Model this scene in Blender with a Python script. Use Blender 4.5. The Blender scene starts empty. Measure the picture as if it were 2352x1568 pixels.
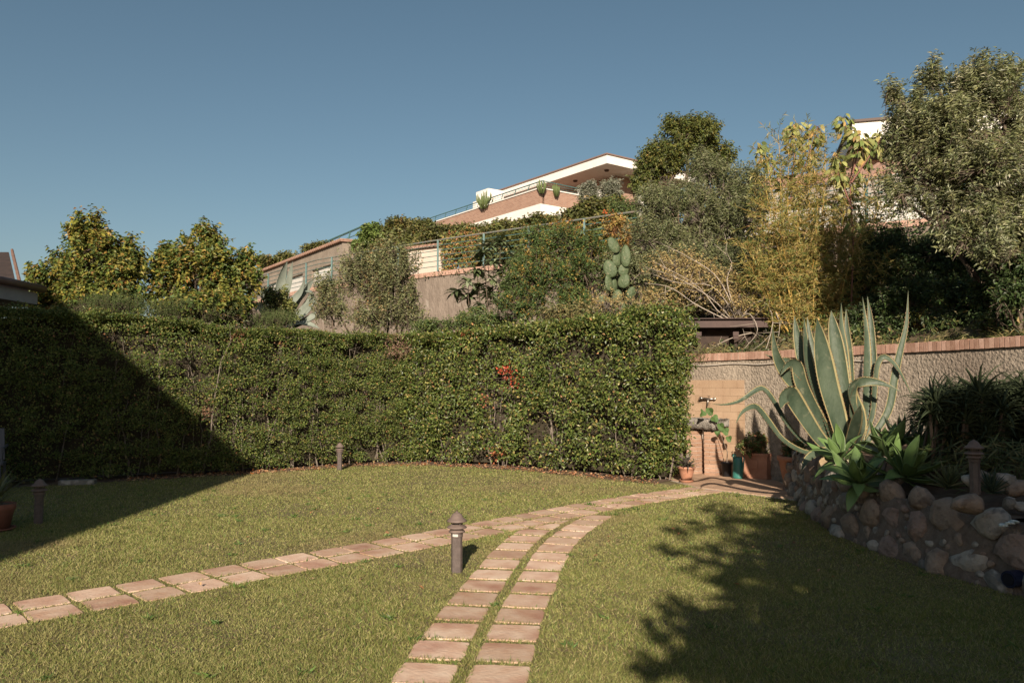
import bpy, math, random
import numpy as np
from mathutils import Vector, Matrix
R = math.radians
random.seed(7)
scene = bpy.context.scene
# ------------------------------------------------------------------ camera, light, exposure
W_D, H_D, CAMZ, PITCH = 2352.0, 1568.0, 1.56, R(3.0)
LENS = 27.5
F_D = W_D * LENS / 36.0
cd = bpy.data.cameras.new('camera'); cam = bpy.data.objects.new('camera', cd)
scene.collection.objects.link(cam); scene.camera = cam
cam.location = (0, 0, CAMZ); cam.rotation_euler = (R(90) + PITCH, 0, 0)
cd.lens = LENS; cd.sensor_width = 36; cd.clip_end = 2000; cd.clip_start = 0.05
SAZ, STAN = 0.065, 0.445                       # the sun's rays travel (SAZ, 1, -STAN)
world = bpy.data.worlds.new('World'); scene.world = world; world.use_nodes = True
nt = world.node_tree; nt.nodes.clear()
sky = nt.nodes.new('ShaderNodeTexSky'); sky.sky_type = 'NISHITA'; sky.sun_disc = False
sky.sun_elevation = math.atan(STAN); sky.sun_rotation = R(180) + math.atan(SAZ)
sky.altitude = 50; sky.air_density = 1.0; sky.dust_density = 1.2; sky.ozone_density = 1.0
hs = nt.nodes.new('ShaderNodeHueSaturation'); hs.inputs['Saturation'].default_value = 1.0; hs.inputs['Hue'].default_value = 0.483
bg = nt.nodes.new('ShaderNodeBackground'); bg.inputs['Strength'].default_value = 0.05
wo = nt.nodes.new('ShaderNodeOutputWorld')
nt.links.new(sky.outputs[0], hs.inputs['Color']); nt.links.new(hs.outputs[0], bg.inputs[0]); nt.links.new(bg.outputs[0], wo.inputs[0])
sl = bpy.data.lights.new('sun', 'SUN'); sun = bpy.data.objects.new('sun', sl); scene.collection.objects.link(sun)
sl.energy = 5.0; sl.angle = R(0.55); sl.color = (1.0, 0.86, 0.70)
sun.rotation_euler = Vector((SAZ, 1, -STAN)).to_track_quat('-Z', 'Y').to_euler()
sun.location = (-2, -20, 20)
scene.view_settings.view_transform = 'Standard'; scene.view_settings.look = 'None'
scene.view_settings.exposure = 0.6; scene.view_settings.gamma = 1.0
scene.view_settings.use_curve_mapping = False
scene.render.engine = 'CYCLES'
scene.cycles.max_bounces = 4; scene.cycles.diffuse_bounces = 2; scene.cycles.transparent_max_bounces = 4

# ------------------------------------------------------------------ helpers
def at(px, py, Y):
    u = (px - W_D/2)/F_D; v = (H_D/2 - py)/F_D
    d = np.array([u, math.cos(PITCH) - v*math.sin(PITCH), math.sin(PITCH) + v*math.cos(PITCH)])
    return np.array([0, 0, CAMZ]) + d*(Y/d[1])
def gnd(px, py, z=0.0):
    u = (px - W_D/2)/F_D; v = (H_D/2 - py)/F_D
    d = np.array([u, math.cos(PITCH) - v*math.sin(PITCH), math.sin(PITCH) + v*math.cos(PITCH)])
    return np.array([0, 0, CAMZ]) + d*((z - CAMZ)/d[2])
def sg(x, y): return gnd(x/1.08844, y/1.08844)
def T5(x, y): return ((1640 + x/2.904)/1.08844, (760 + y/2.904)/1.08844)
def T6(x, y): return ((1960 + x/2.063)/1.08844, (740 + y/2.063)/1.08844)
MATS = {}
def mat(name, c1, c2=None, scale=4.0, rough=0.8, bump=0.0, bscale=60.0, spec=0.3, rnd=0.0, c3=None, s3=1.0, t3=(0.55, 0.7), metal=0.0, stretch=None, voro=False):
    if name in MATS: return MATS[name]
    m = bpy.data.materials.new(name); m.use_nodes = True; n = m.node_tree.nodes; l = m.node_tree.links
    b = n['Principled BSDF']; b.inputs['Roughness'].default_value = rough
    b.inputs['Specular IOR Level'].default_value = spec; b.inputs['Metallic'].default_value = metal
    g = n.new('ShaderNodeNewGeometry'); pos = g.outputs['Position']
    if stretch:
        mp = n.new('ShaderNodeMapping'); mp.inputs['Scale'].default_value = stretch
        l.new(pos, mp.inputs[0]); pos = mp.outputs[0]
    col = None
    if c2 is not None:
        t = n.new('ShaderNodeTexNoise'); t.inputs['Scale'].default_value = scale; t.inputs['Detail'].default_value = 8; t.inputs['Roughness'].default_value = 0.65
        l.new(pos, t.inputs['Vector'])
        r = n.new('ShaderNodeValToRGB'); r.color_ramp.elements[0].position = 0.33; r.color_ramp.elements[1].position = 0.67
        r.color_ramp.elements[0].color = (*c1, 1); r.color_ramp.elements[1].color = (*c2, 1)
        l.new(t.outputs[0], r.inputs[0]); col = r.outputs[0]
    else:
        rg = n.new('ShaderNodeRGB'); rg.outputs[0].default_value = (*c1, 1); col = rg.outputs[0]
    if c3 is not None:
        t = n.new('ShaderNodeTexNoise'); t.inputs['Scale'].default_value = s3; t.inputs['Detail'].default_value = 6
        l.new(g.outputs['Position'], t.inputs['Vector'])
        mr = n.new('ShaderNodeMapRange'); mr.inputs[1].default_value = t3[0]; mr.inputs[2].default_value = t3[1]
        l.new(t.outputs[0], mr.inputs[0])
        mx = n.new('ShaderNodeMix'); mx.data_type = 'RGBA'; l.new(mr.outputs[0], mx.inputs[0]); l.new(col, mx.inputs[6]); mx.inputs[7].default_value = (*c3, 1); col = mx.outputs[2]
    if rnd:
        oi = n.new('ShaderNodeObjectInfo'); mr = n.new('ShaderNodeMapRange'); mr.inputs[3].default_value = 1-rnd; mr.inputs[4].default_value = 1+rnd
        l.new(oi.outputs['Random'], mr.inputs[0]); h = n.new('ShaderNodeHueSaturation'); l.new(mr.outputs[0], h.inputs['Value'])
        m2 = n.new('ShaderNodeMath'); m2.operation = 'MULTIPLY_ADD'; m2.inputs[1].default_value = -0.6*rnd; m2.inputs[2].default_value = 1+0.3*rnd
        l.new(oi.outputs['Random'], m2.inputs[0]); l.new(m2.outputs[0], h.inputs['Saturation'])
        l.new(col, h.inputs['Color']); col = h.outputs[0]
    l.new(col, b.inputs['Base Color'])
    if bump:
        t = n.new('ShaderNodeTexVoronoi' if voro else 'ShaderNodeTexNoise'); t.inputs['Scale'].default_value = bscale
        if not voro: t.inputs['Detail'].default_value = 5
        l.new(pos, t.inputs['Vector'])
        bp = n.new('ShaderNodeBump'); bp.inputs['Strength'].default_value = min(1, bump); bp.inputs['Distance'].default_value = 0.6/bscale*max(1, bump)
        l.new(t.outputs[0], bp.inputs['Height']); l.new(bp.outputs[0], b.inputs['Normal'])
    MATS[name] = m; return m
def leafmat(name, rough=0.5, spec=0.35, trans=0.22):
    if name in MATS: return MATS[name]
    m = bpy.data.materials.new(name); m.use_nodes = True; n = m.node_tree.nodes; l = m.node_tree.links
    b = n['Principled BSDF']; b.inputs['Roughness'].default_value = rough; b.inputs['Specular IOR Level'].default_value = spec
    a = n.new('ShaderNodeAttribute'); a.attribute_name = 'Col'; l.new(a.outputs['Color'], b.inputs['Base Color'])
    if trans:
        t = n.new('ShaderNodeBsdfTranslucent'); l.new(a.outputs['Color'], t.inputs[0])
        mx = n.new('ShaderNodeMixShader'); mx.inputs[0].default_value = trans
        l.new(b.outputs[0], mx.inputs[1]); l.new(t.outputs[0], mx.inputs[2]); l.new(mx.outputs[0], n['Material Output'].inputs['Surface'])
    MATS[name] = m; return m
def link(o, parent=None, label=None, cat=None, group=None, kind=None):
    scene.collection.objects.link(o)
    if parent is not None: o.parent = parent
    if label: o['label'] = label
    if cat: o['category'] = cat
    if group: o['group'] = group
    if kind: o['kind'] = kind
    return o
def thing(name, label, cat, loc=(0, 0, 0), rz=0.0, group=None):
    o = bpy.data.objects.new(name, None); o.empty_display_size = 0.1
    o.location = loc; o.rotation_euler = (0, 0, rz)
    return link(o, None, label, cat, group)
def npmesh(name, V, F, mats, mi=None, col=None, smooth=False):
    """V (n,3); F: list of int arrays (m,k)"""
    me = bpy.data.meshes.new(name); V = np.ascontiguousarray(V, dtype=np.float32)
    F = [np.asarray(f, dtype=np.int32) for f in F if len(f)]
    me.vertices.add(len(V)); me.vertices.foreach_set('co', V.ravel())
    loops = np.concatenate([f.ravel() for f in F]); tot = np.concatenate([np.full(len(f), f.shape[1], dtype=np.int32) for f in F])
    me.loops.add(len(loops)); me.loops.foreach_set('vertex_index', loops)
    me.polygons.add(len(tot)); st = np.zeros(len(tot), dtype=np.int32); st[1:] = np.cumsum(tot)[:-1]
    me.polygons.foreach_set('loop_start', st); me.polygons.foreach_set('loop_total', tot)
    if mi is not None: me.polygons.foreach_set('material_index', np.asarray(mi, dtype=np.int32))
    me.polygons.foreach_set('use_smooth', np.full(len(tot), smooth))
    for m in (mats if isinstance(mats, (list, tuple)) else [mats]): me.materials.append(m)
    if col is not None:
        ca = me.attributes.new('Col', 'FLOAT_COLOR', 'POINT')
        c4 = np.ones((len(V), 4), dtype=np.float32); c4[:, :3] = col; ca.data.foreach_set('color', c4.ravel())
    me.update(calc_edges=True); return me
def obj(name, me, parent=None, **k):
    return link(bpy.data.objects.new(name, me), parent, **k)
class MB:
    def __init__(s): s.v = []; s.f = []; s.m = []
    def add(s, V, F, m=0):
        b = len(s.v); s.v += [tuple(map(float, q)) for q in V]; s.f += [tuple(b+i for i in q) for q in F]; s.m += [m]*len(F)
    def box(s, c, d, rz=0.0, m=0, top=1.0):
        x, y, z = d[0]/2, d[1]/2, d[2]/2; cs, sn = math.cos(rz), math.sin(rz); V = []
        for dz, t in ((-z, 1), (z, top)):
            for dx, dy in ((-x, -y), (x, -y), (x, y), (-x, y)):
                dx *= t; dy *= t; V.append((c[0]+dx*cs-dy*sn, c[1]+dx*sn+dy*cs, c[2]+dz))
        s.add(V, [(3, 2, 1, 0), (4, 5, 6, 7), (0, 1, 5, 4), (1, 2, 6, 5), (2, 3, 7, 6), (3, 0, 4, 7)], m)
    def prism(s, poly, z0, z1, m=0):
        n = len(poly); V = [(p[0], p[1], z0) for p in poly] + [(p[0], p[1], z1) for p in poly]
        s.add(V, [tuple(range(n-1, -1, -1)), tuple(range(n, 2*n))] + [(i, (i+1) % n, n+(i+1) % n, n+i) for i in range(n)], m)
    def hexa(s, P, m=0):      # 8 points: bottom 4 ccw, top 4 ccw
        s.add(P, [(3, 2, 1, 0), (4, 5, 6, 7), (0, 1, 5, 4), (1, 2, 6, 5), (2, 3, 7, 6), (3, 0, 4, 7)], m)
    def lathe(s, prof, n=20, c=(0, 0, 0), m=0, sx=1.0, sy=1.0):
        V = []; F = []
        for r, z in prof:
            for i in range(n):
                a = 2*math.pi*i/n; V.append((c[0]+r*sx*math.cos(a), c[1]+r*sy*math.sin(a), c[2]+z))
        for j in range(len(prof)-1):
            for i in range(n):
                F.append((j*n+i, j*n+(i+1) % n, (j+1)*n+(i+1) % n, (j+1)*n+i))
        F.append(tuple(range(n-1, -1, -1))); F.append(tuple((len(prof)-1)*n+i for i in range(n))); s.add(V, F, m)
    def tube(s, pts, r, n=6, m=0):
        pts = [np.array(p, float) for p in pts]; rr = r if isinstance(r, (list, tuple)) else [r]*len(pts); V = []; F = []
        for k, p in enumerate(pts):
            t = pts[min(k+1, len(pts)-1)] - pts[max(k-1, 0)]; t = t/(np.linalg.norm(t)+1e-9)
            a = np.cross(t, (0, 0, 1) if abs(t[2]) < .9 else (1, 0, 0)); a /= np.linalg.norm(a); b = np.cross(t, a)
            for i in range(n):
                q = 2*math.pi*i/n; V.append(p + rr[k]*(a*math.cos(q)+b*math.sin(q)))
        for k in range(len(pts)-1):
            for i in range(n): F.append((k*n+i, k*n+(i+1) % n, (k+1)*n+(i+1) % n, (k+1)*n+i))
        F.append(tuple(range(n-1, -1, -1))); F.append(tuple((len(pts)-1)*n+i for i in range(n))); s.add(V, F, m)
    def mesh(s, name, mats, smooth=False):
        me = bpy.data.meshes.new(name); me.from_pydata(s.v, [], s.f)
        for q in (mats if isinstance(mats, (list, tuple)) else [mats]): me.materials.append(q)
        me.polygons.foreach_set('material_index', s.m); me.polygons.foreach_set('use_smooth', [smooth]*len(s.f)); me.update(); return me
    def build(s, name, mats, parent=None, smooth=False, **k): return obj(name, s.mesh(name, mats, smooth), parent, **k)
def nrm(a): return a/(np.linalg.norm(a, axis=-1, keepdims=True)+1e-9)
def wav(P, sc, seed, n=10):
    g = np.random.default_rng(seed); k = g.normal(size=(n, 3))*sc; ph = g.uniform(0, 6.28, n)
    return np.sin(P @ k.T + ph).sum(1)/math.sqrt(n)
def pick(g, pal, N, jit=0.22):
    C = np.array([p[0] for p in pal], float); w = np.array([p[1] for p in pal], float); w /= w.sum()
    c = C[g.choice(len(C), N, p=w)]
    return c*(1+g.uniform(-jit, jit, (N, 1)))*(1+g.uniform(-.08, .08, (N, 3)))
def leaves(name, P, D, Nn, L, Wd, C, m, shape='oval', curl=0.15):
    """a cloud of single leaves: base P, direction D, face normal Nn"""
    N = len(P); D = nrm(D); S = nrm(np.cross(D, Nn)); U = np.cross(S, D); L = L[:, None]; Wd = Wd[:, None]
    if shape == 'oval':
        V = np.stack([P, P+D*L*.42+S*Wd/2+U*Wd*.22, P+D*L-U*L*curl, P+D*L*.42-S*Wd/2+U*Wd*.22], 1).reshape(-1, 3)
        b = np.arange(N)[:, None]*4; F = [np.concatenate([b+[0, 1, 2], b+[0, 2, 3]])]; k = 4
    elif shape == 'blade':
        V = np.stack([P-S*Wd/2, P+S*Wd/2, P+D*L-U*L*curl], 1).reshape(-1, 3); b = np.arange(N)[:, None]*3; F = [b+[0, 1, 2]]; k = 3
    else:   # long: curved in three
        V = np.stack([P, P+D*L*.3+S*Wd*.45, P+D*L*.3-S*Wd*.45, P+D*L*.68+S*Wd*.42-U*L*curl*.45, P+D*L*.68-S*Wd*.42-U*L*curl*.45, P+D*L*.97-U*L*curl*1.25], 1).reshape(-1, 3)
        b = np.arange(N)[:, None]*6; F = [np.concatenate([b+[0, 1, 2], b+[3, 5, 4]]), b+[1, 3, 4, 2]]; k = 6
    return npmesh(name, V, F, m, col=np.repeat(C, k, 0))
def segs(name, A, B, ra, rb, m, n=4):
    A = np.asarray(A, float); B = np.asarray(B, float); N = len(A); t = nrm(B-A)
    up = np.where(np.abs(t[:, 2:3]) < .9, np.array([[0, 0, 1.]]), np.array([[1., 0, 0]])); a = nrm(np.cross(t, up)); b = np.cross(t, a)
    ra = np.broadcast_to(np.asarray(ra, float).reshape(-1, 1), (N, 1)); rb = np.broadcast_to(np.asarray(rb, float).reshape(-1, 1), (N, 1)); V = []
    for P, r in ((A, ra), (B, rb)):
        for i in range(n):
            q = 2*math.pi*i/n; V.append(P+r*(a*math.cos(q)+b*math.sin(q)))
    V = np.stack(V, 1).reshape(-1, 3); base = np.arange(N)[:, None]*2*n
    F = np.concatenate([base+[i, (i+1) % n, n+(i+1) % n, n+i] for i in range(n)])
    return npmesh(name, V, [F], m, smooth=True)

# materials
LM = leafmat('leaf'); LG = leafmat('leaf_glossy', .42, .4, .15); LW = leafmat('leaf_matt', .7, .2, .2)
BARK = mat('bark', (.08, .06, .045), (.16, .12, .09), 12, .9, .6, 40)
BARKG = mat('bark_grey', (.13, .105, .085), (.25, .21, .17), 10, .9, .6, 40)
TWIGR = mat('twig_reddish', (.22, .11, .05), (.34, .18, .09), 9, .8)
CANE = mat('bamboo_cane', (.42, .26, .06), (.5, .36, .12), 4, .5)
SOIL = mat('soil', (.09, .06, .042), (.17, .115, .08), 9, .95, .8, 70, c3=(.2, .14, .09), s3=2.0)
PLAST = mat('rough_plaster', (.22, .185, .145), (.40, .335, .265), 16, .95, 1.6, 30, c3=(.2, .16, .125), s3=.9, t3=(.5, .75))
PLAST2 = mat('old_plaster', (.17, .135, .107), (.26, .21, .17), 5, .95, 1.0, 18, c3=(.52, .47, .4), s3=1.0, t3=(.62, .78), stretch=(1, 1, .4))
BRICK = mat('brick', (.33, .19, .138), (.44, .285, .215), 14, .85, .5, 90, rnd=.22)
BRICK2 = mat('pale_brick', (.38, .225, .15), (.46, .3, .21), 10, .85, .4, 90, rnd=.12)
MORT = mat('mortar', (.42, .36, .29), (.52, .46, .39), 20, .95, .5, 90)
SLAB = mat('slab', (.52, .32, .215), (.66, .5, .375), 5, .85, .35, 45, rnd=.2, c3=(.4, .215, .15), s3=2.6, t3=(.5, .72))
TERRA = mat('terracotta', (.36, .165, .1), (.46, .24, .155), 8, .8, .3, 60)
FLOORT = mat('floor_tile', (.36, .235, .155), (.44, .30, .205), 6, .85, .3, 50, rnd=.06)
WHITE = mat('white_paint', (.74, .7, .64), (.82, .78, .73), 1.2, .7)
WHITED = mat('white_door', (.52, .5, .46), (.62, .6, .56), 2, .6)
TEAL = mat('teal_paint', (.04, .10, .10), (.09, .17, .16), 12, .5)
RUST = mat('rusty_rail', (.24, .18, .14), (.1, .16, .15), 9, .6)
LAMPM = mat('lamp_metal', (.085, .068, .062), (.135, .108, .098), 22, .62, .3, 120, spec=.35)
LAMPC = mat('lamp_cap', (.13, .095, .08), (.185, .14, .12), 22, .65, .3, 120)
GREYM = mat('grey_plastic', (.09, .09, .1), None, rough=.5)
BROWN = mat('brown_sheet', (.05, .028, .023), (.07, .04, .033), 6, .5)
STONEM = [mat('stone_%s' % k, a, b, 6, .9, .9, 30, c3=c, s3=11, t3=(.52, .68)) for k, a, b, c in (
    ('grey', (.15, .137, .118), (.27, .245, .21), (.42, .385, .33)), ('tan', (.22, .165, .125), (.34, .265, .205), (.15, .11, .085)),
    ('rose', (.21, .15, .12), (.3, .225, .185), (.14, .105, .085)), ('pale', (.3, .27, .23), (.44, .4, .34), (.16, .145, .13)))]
MORTB = mat('brown_mortar', (.12, .092, .072), (.21, .165, .13), 12, .95, 1.0, 45)
CHROME = mat('tap_metal', (.5, .47, .42), (.32, .28, .24), 30, .35, metal=.9)

# ------------------------------------------------------------------ layout curves
HL = np.array([(-12.5, 9.6), (-9.6, 10.9), (-7.7, 11.7), (-6.15, 12.65), (-4.63, 13.5), (-3.75, 14.15), (-3.0, 14.8), (-2.1, 15.25), (-1.3, 15.4)])
HR = np.array([(-2.15, 15.3), (-1.46, 14.95), (-.62, 14.6), (.19, 14.1), (.93, 13.5), (1.6, 12.85), (2.27, 12.25)])
WL = np.array([(-1.5, 17.6), (1.3, 15.6), (2.8, 14.1), (3.9, 13.0), (5.36, 10.75), (6.1, 9.05), (6.9, 6.3), (7.4, 3.5), (7.6, 0.0)])
RW = np.array([(-30, 52), (-11.5, 33.0), (-7.0, 27.4), (-2.3, 23.5), (3.0, 19.6), (7.15, 16.55), (8.5, 15.8), (14.0, 12.6), (24, 7)])
BED = np.array([(4.25, 12.15), (3.95, 11.5), (3.82, 10.7), (3.55, 9.4), (3.33, 8.3), (3.37, 7.3), (3.5, 6.46), (3.74, 5.72), (4.15, 4.8), (4.8, 3.9), (6.2, 3.0), (7.4, 2.8)])
def hill(x, y):
    x = np.asarray(x, float); y = np.asarray(y, float)
    gy = np.where(x < -1.5, np.interp(x, HL[:, 0], HL[:, 1])+1.1, np.interp(x, [-1.5, 1.3, 2.8, 3.9, 5.36, 6.1, 6.9, 7.6], [17.6, 15.6, 14.3, 13.2, 10.95, 9.2, 6.4, 0]))
    ry = np.interp(x, RW[:, 0], RW[:, 1])
    z0 = np.interp(x, [-4, 1.0, 2.5, 30], [.0, .1, 1.92, 1.95]); z1 = np.interp(x, [-30, -3, 6, 30], [2.3, 2.7, 3.0, 3.4])
    t = np.clip((y-gy)/np.maximum(ry-.5-gy, .5), 0, 1)
    z = z0+(z1-z0)*t + .12*np.sin(x*1.7+y*1.1)*np.sin(y*1.9-x*.6)*(t > 0)*np.minimum(1, t*4)
    z = np.where(y < gy, -.06, z)
    P = np.interp(x, [-40, -14, -9, -4, 2, 8, 14, 40], [5, 5.4, 6.6, 8.2, 10.6, 11.6, 9, 9])
    far = y-ry; zz = np.where(far < 7.2, 4.72, np.minimum(P, 4.72+.27*np.maximum(far-7.2, 0)))
    return np.where(y > ry-.15, zz, z)
# ground sheet, hillside
G = mat('ground_grass', (.12, .10, .045), (.21, .17, .09), 2.2, .95, .5, 60, c3=(.06, .07, .025), s3=30)
me = npmesh('lawn', [(-300, -300, 0), (300, -300, 0), (300, 300, 0), (-300, 300, 0)], [[(0, 1, 2, 3)]], G)
obj('lawn', me, kind='structure')
xs = np.concatenate([np.linspace(-160, -16, 24), np.linspace(-15, 16, 125), np.linspace(18, 120, 20)]); ts = np.linspace(0, 1, 30)
def gyf(x): return np.where(x < -1.5, np.interp(x, HL[:, 0], HL[:, 1])+1.1, np.interp(x, [-1.5, 1.3, 2.8, 3.9, 5.36, 6.1, 6.9, 7.6], [17.6, 15.6, 14.3, 13.2, 10.95, 9.2, 6.4, 0]))
ryx = np.interp(xs, RW[:, 0], RW[:, 1])+.2; gyx = np.minimum(gyf(xs)-.05, ryx-.5); far = np.array([0, 2, 4, 6, 7.2, 10, 14, 18, 24, 30, 38, 48, 60, 90, 160])
def grid(Y, X, fix=None):
    Z = hill(X, Y) if fix is None else fix; V = np.stack([X.ravel(), Y.ravel(), Z.ravel()], 1); ny, nx = X.shape
    i = (np.arange(ny-1)[:, None]*nx+np.arange(nx-1)[None, :]).ravel(); return V, np.stack([i, i+1, i+nx+1, i+nx], 1)
X1 = np.tile(xs, (len(ts), 1)); Y1 = gyx[None]+(ryx-gyx)[None]*ts[:, None]; Z1 = hill(X1, np.minimum(Y1, (ryx-.4)[None])); Z1[0] = np.where(xs < 2.4, -.05, Z1[1])
X2 = np.tile(xs, (len(far), 1)); Y2 = (ryx-.05)[None]+far[:, None]
V1, F1 = grid(Y1, X1, Z1); V2, F2 = grid(Y2, X2); V = np.vstack([V1, V2]); FF = np.vstack([F1, F2+len(V1)])
HG = mat('hillside_earth', (.07, .06, .03), (.15, .11, .065), 2.5, .95, .8, 20, c3=(.06, .075, .03), s3=1.2)
me = npmesh('hillside', V, [FF], HG, smooth=True); obj('hillside', me, kind='structure')

# ------------------------------------------------------------------ paving paths
def resample(pts, step, extra=None):
    pts = np.array(pts, float); d = np.r_[0, np.cumsum(np.linalg.norm(np.diff(pts, axis=0), axis=1))]
    s = np.arange(0, d[-1], step); return np.stack([np.interp(s, d, pts[:, k]) for k in range(pts.shape[1])], 1), s
def smoothline(pts, n=3):
    p = np.array(pts, float)
    for _ in range(n):
        q = p.copy(); q[1:-1] = (p[:-2]+2*p[1:-1]+p[2:])/4; p = q
    return p
seamA = [sg(*p)[:2] for p in ((53.6, 1530.6), (184.5, 1507), (309.5, 1487), (416.7, 1467), (535.7, 1445.8), (654.8, 1422), (780, 1400), (900, 1380.5), (972, 1367), (1070, 1348), (1211, 1322), (1283, 1308), (1334, 1296), (1391.9, 1285), (1449, 1274), (1533, 1258.5), (1588.7, 1249), (1651, 1240), (1700, 1233))]
seamB = [sg(900+x/2.765, 1140+y/2.765)[:2] for x, y in ((1330, 520), (1270, 565), (1215, 620), (1145, 708), (1100, 780), (1055, 858), (1003, 940), (938, 1042), (870, 1152), (815, 1270), (754, 1398), (695, 1540))]
d0 = np.array(seamA[0])-np.array(seamA[2]); seamA = [np.array(seamA[0])+nrm(d0)*2.0]+seamA
d0 = np.array(seamA[-1])-np.array(seamA[-3]); seamA = seamA+[np.array(seamA[-1])+nrm(d0)*.75]
d0 = np.array(seamB[-1])-np.array(seamB[-3]); seamB = [np.array(seamB[0])+np.array([.42, 1.05])]+seamB+[np.array(seamB[-1])+nrm(d0)*2.5]
seamA, _ = resample(smoothline(resample(seamA, .25)[0], 4), .02); seamB, _ = resample(smoothline(resample(seamB, .25)[0], 4), .02)
MASK_X0, MASK_Y0, MS = -14.0, 1.0, 0.012
MASK = np.zeros((int(26/MS), int(17/MS)), bool)     # where no blade grows
def carve(poly, grow=0.0):
    p = np.array(poly)[:, :2]; c = p.mean(0); p = c+(p-c)*(1+grow)
    i0 = np.maximum(((p.min(0)-[MASK_X0, MASK_Y0])/MS).astype(int)-1, 0); i1 = ((p.max(0)-[MASK_X0, MASK_Y0])/MS).astype(int)+2
    gx, gy = np.meshgrid(np.arange(i0[0], min(i1[0], MASK.shape[0])), np.arange(i0[1], min(i1[1], MASK.shape[1])), indexing='ij')
    if gx.size == 0: return
    qx = gx*MS+MASK_X0; qy = gy*MS+MASK_Y0; ins = np.zeros(qx.shape, bool); n = len(p)
    for a in range(n):
        x1, y1 = p[a]; x2, y2 = p[(a+1) % n]
        if y1 == y2: continue
        cr = ((y1 > qy) != (y2 > qy)) & (qx < (x2-x1)*(qy-y1)/(y2-y1)+x1); ins ^= cr
    MASK[gx[ins], gy[ins]] = True
def clip(poly, p0, n):
    out = []; k = len(poly)
    for a in range(k):
        A, B = poly[a], poly[(a+1) % k]; da, db = (A-p0)@n, (B-p0)@n
        if da >= 0: out.append(A)
        if (da >= 0) != (db >= 0): out.append(A+(B-A)*da/(da-db))
    return out
def slab(poly, parent, name='paving_slab', m=SLAB, z=.008, bev=.004, wob=.006, tilt=.004):
    p = []; n = len(poly)
    for a in range(n):
        A, B = poly[a], poly[(a+1) % n]; L = np.linalg.norm(B-A)
        if L < .03: p.append(A); continue
        t = (B-A)/L; q = np.array([-t[1], t[0]])
        p.append(A+t*.012+q*.006)
        for u in (.33, .66): p.append(A+(B-A)*u+q*random.uniform(-wob, wob))
        p.append(B-t*.012+q*.006)
    p = np.array(p); c = p.mean(0); k = len(p); tx, ty = random.uniform(-tilt, tilt)*8, random.uniform(-tilt, tilt)*8
    V = []
    for sc, zz in ((1, -.01), (1, z-bev), (1-.03, z)):
        for q in p: V.append((c[0]+(q[0]-c[0])*sc, c[1]+(q[1]-c[1])*sc, zz+((q[0]-c[0])*tx+(q[1]-c[1])*ty)*(zz > 0)*.3))
    V = [(v[0]-c[0], v[1]-c[1], v[2]) for v in V]
    F = [[(j*k+a, j*k+(a+1) % k, (j+1)*k+(a+1) % k, (j+1)*k+a) for a in range(k)] for j in (0, 1)]
    mb = MB(); mb.add(V, F[0]+F[1]+[tuple(2*k+a for a in range(k))])
    o = mb.build(name, m, parent); o.location = (c[0], c[1], 0); return o
paths = []
for pname, seam, pitch, half, gap in (('path', seamA, .335, .298, .036), ('path', seamB, .362, .325, .07)):
    par = bpy.data.objects.new(pname, None); link(par, kind='structure'); N = len(seam); step = pitch/.02; k = 0
    while (k+1)*step < N-1:
        i0, i1 = int(k*step), int((k+1)*step)-1; a, b = seam[i0], seam[i1]; t = nrm(b-a); q = np.array([-t[1], t[0]]); k += 1
        g2 = .010 if seam is seamA else .028
        for s in (1, -1):
            sh = random.uniform(-.012, .012); rot = random.uniform(-.02, .02); w = half+random.uniform(-.008, .004)
            gp = gap/2 if s == 1 else gap/2
            A = a+t*(g2/2+sh)+q*s*gp; B = b+t*(-g2/2+sh)+q*s*gp
            C = B+q*s*w+t*rot*w; D = A+q*s*w+t*rot*w
            poly = [A, B, C, D] if s == -1 else [D, C, B, A]
            ar = sum(poly[e][0]*poly[(e+1) % 4][1]-poly[(e+1) % 4][0]*poly[e][1] for e in range(4))
            if ar < 0: poly = poly[::-1]
            if seam is seamB:      # cut against the other path's edge
                c = sum(poly)/4; j = np.argmin(np.linalg.norm(seamA-c, axis=1)); j = min(max(j, 5), len(seamA)-6)
                tt = nrm(seamA[j+5]-seamA[j-5]); nn = np.array([tt[1], -tt[0]]); edge = seamA[j]+nn*(.31+.04)
                poly = clip(poly, edge, nn)
                if len(poly) < 3: continue
                cc = np.array(poly); ar = abs(sum(cc[e][0]*cc[(e+1) % len(cc)][1]-cc[(e+1) % len(cc)][0]*cc[e][1] for e in range(len(cc))))/2
                if ar < .015: continue
            slab(poly, par); carve(poly, -.045)
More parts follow.
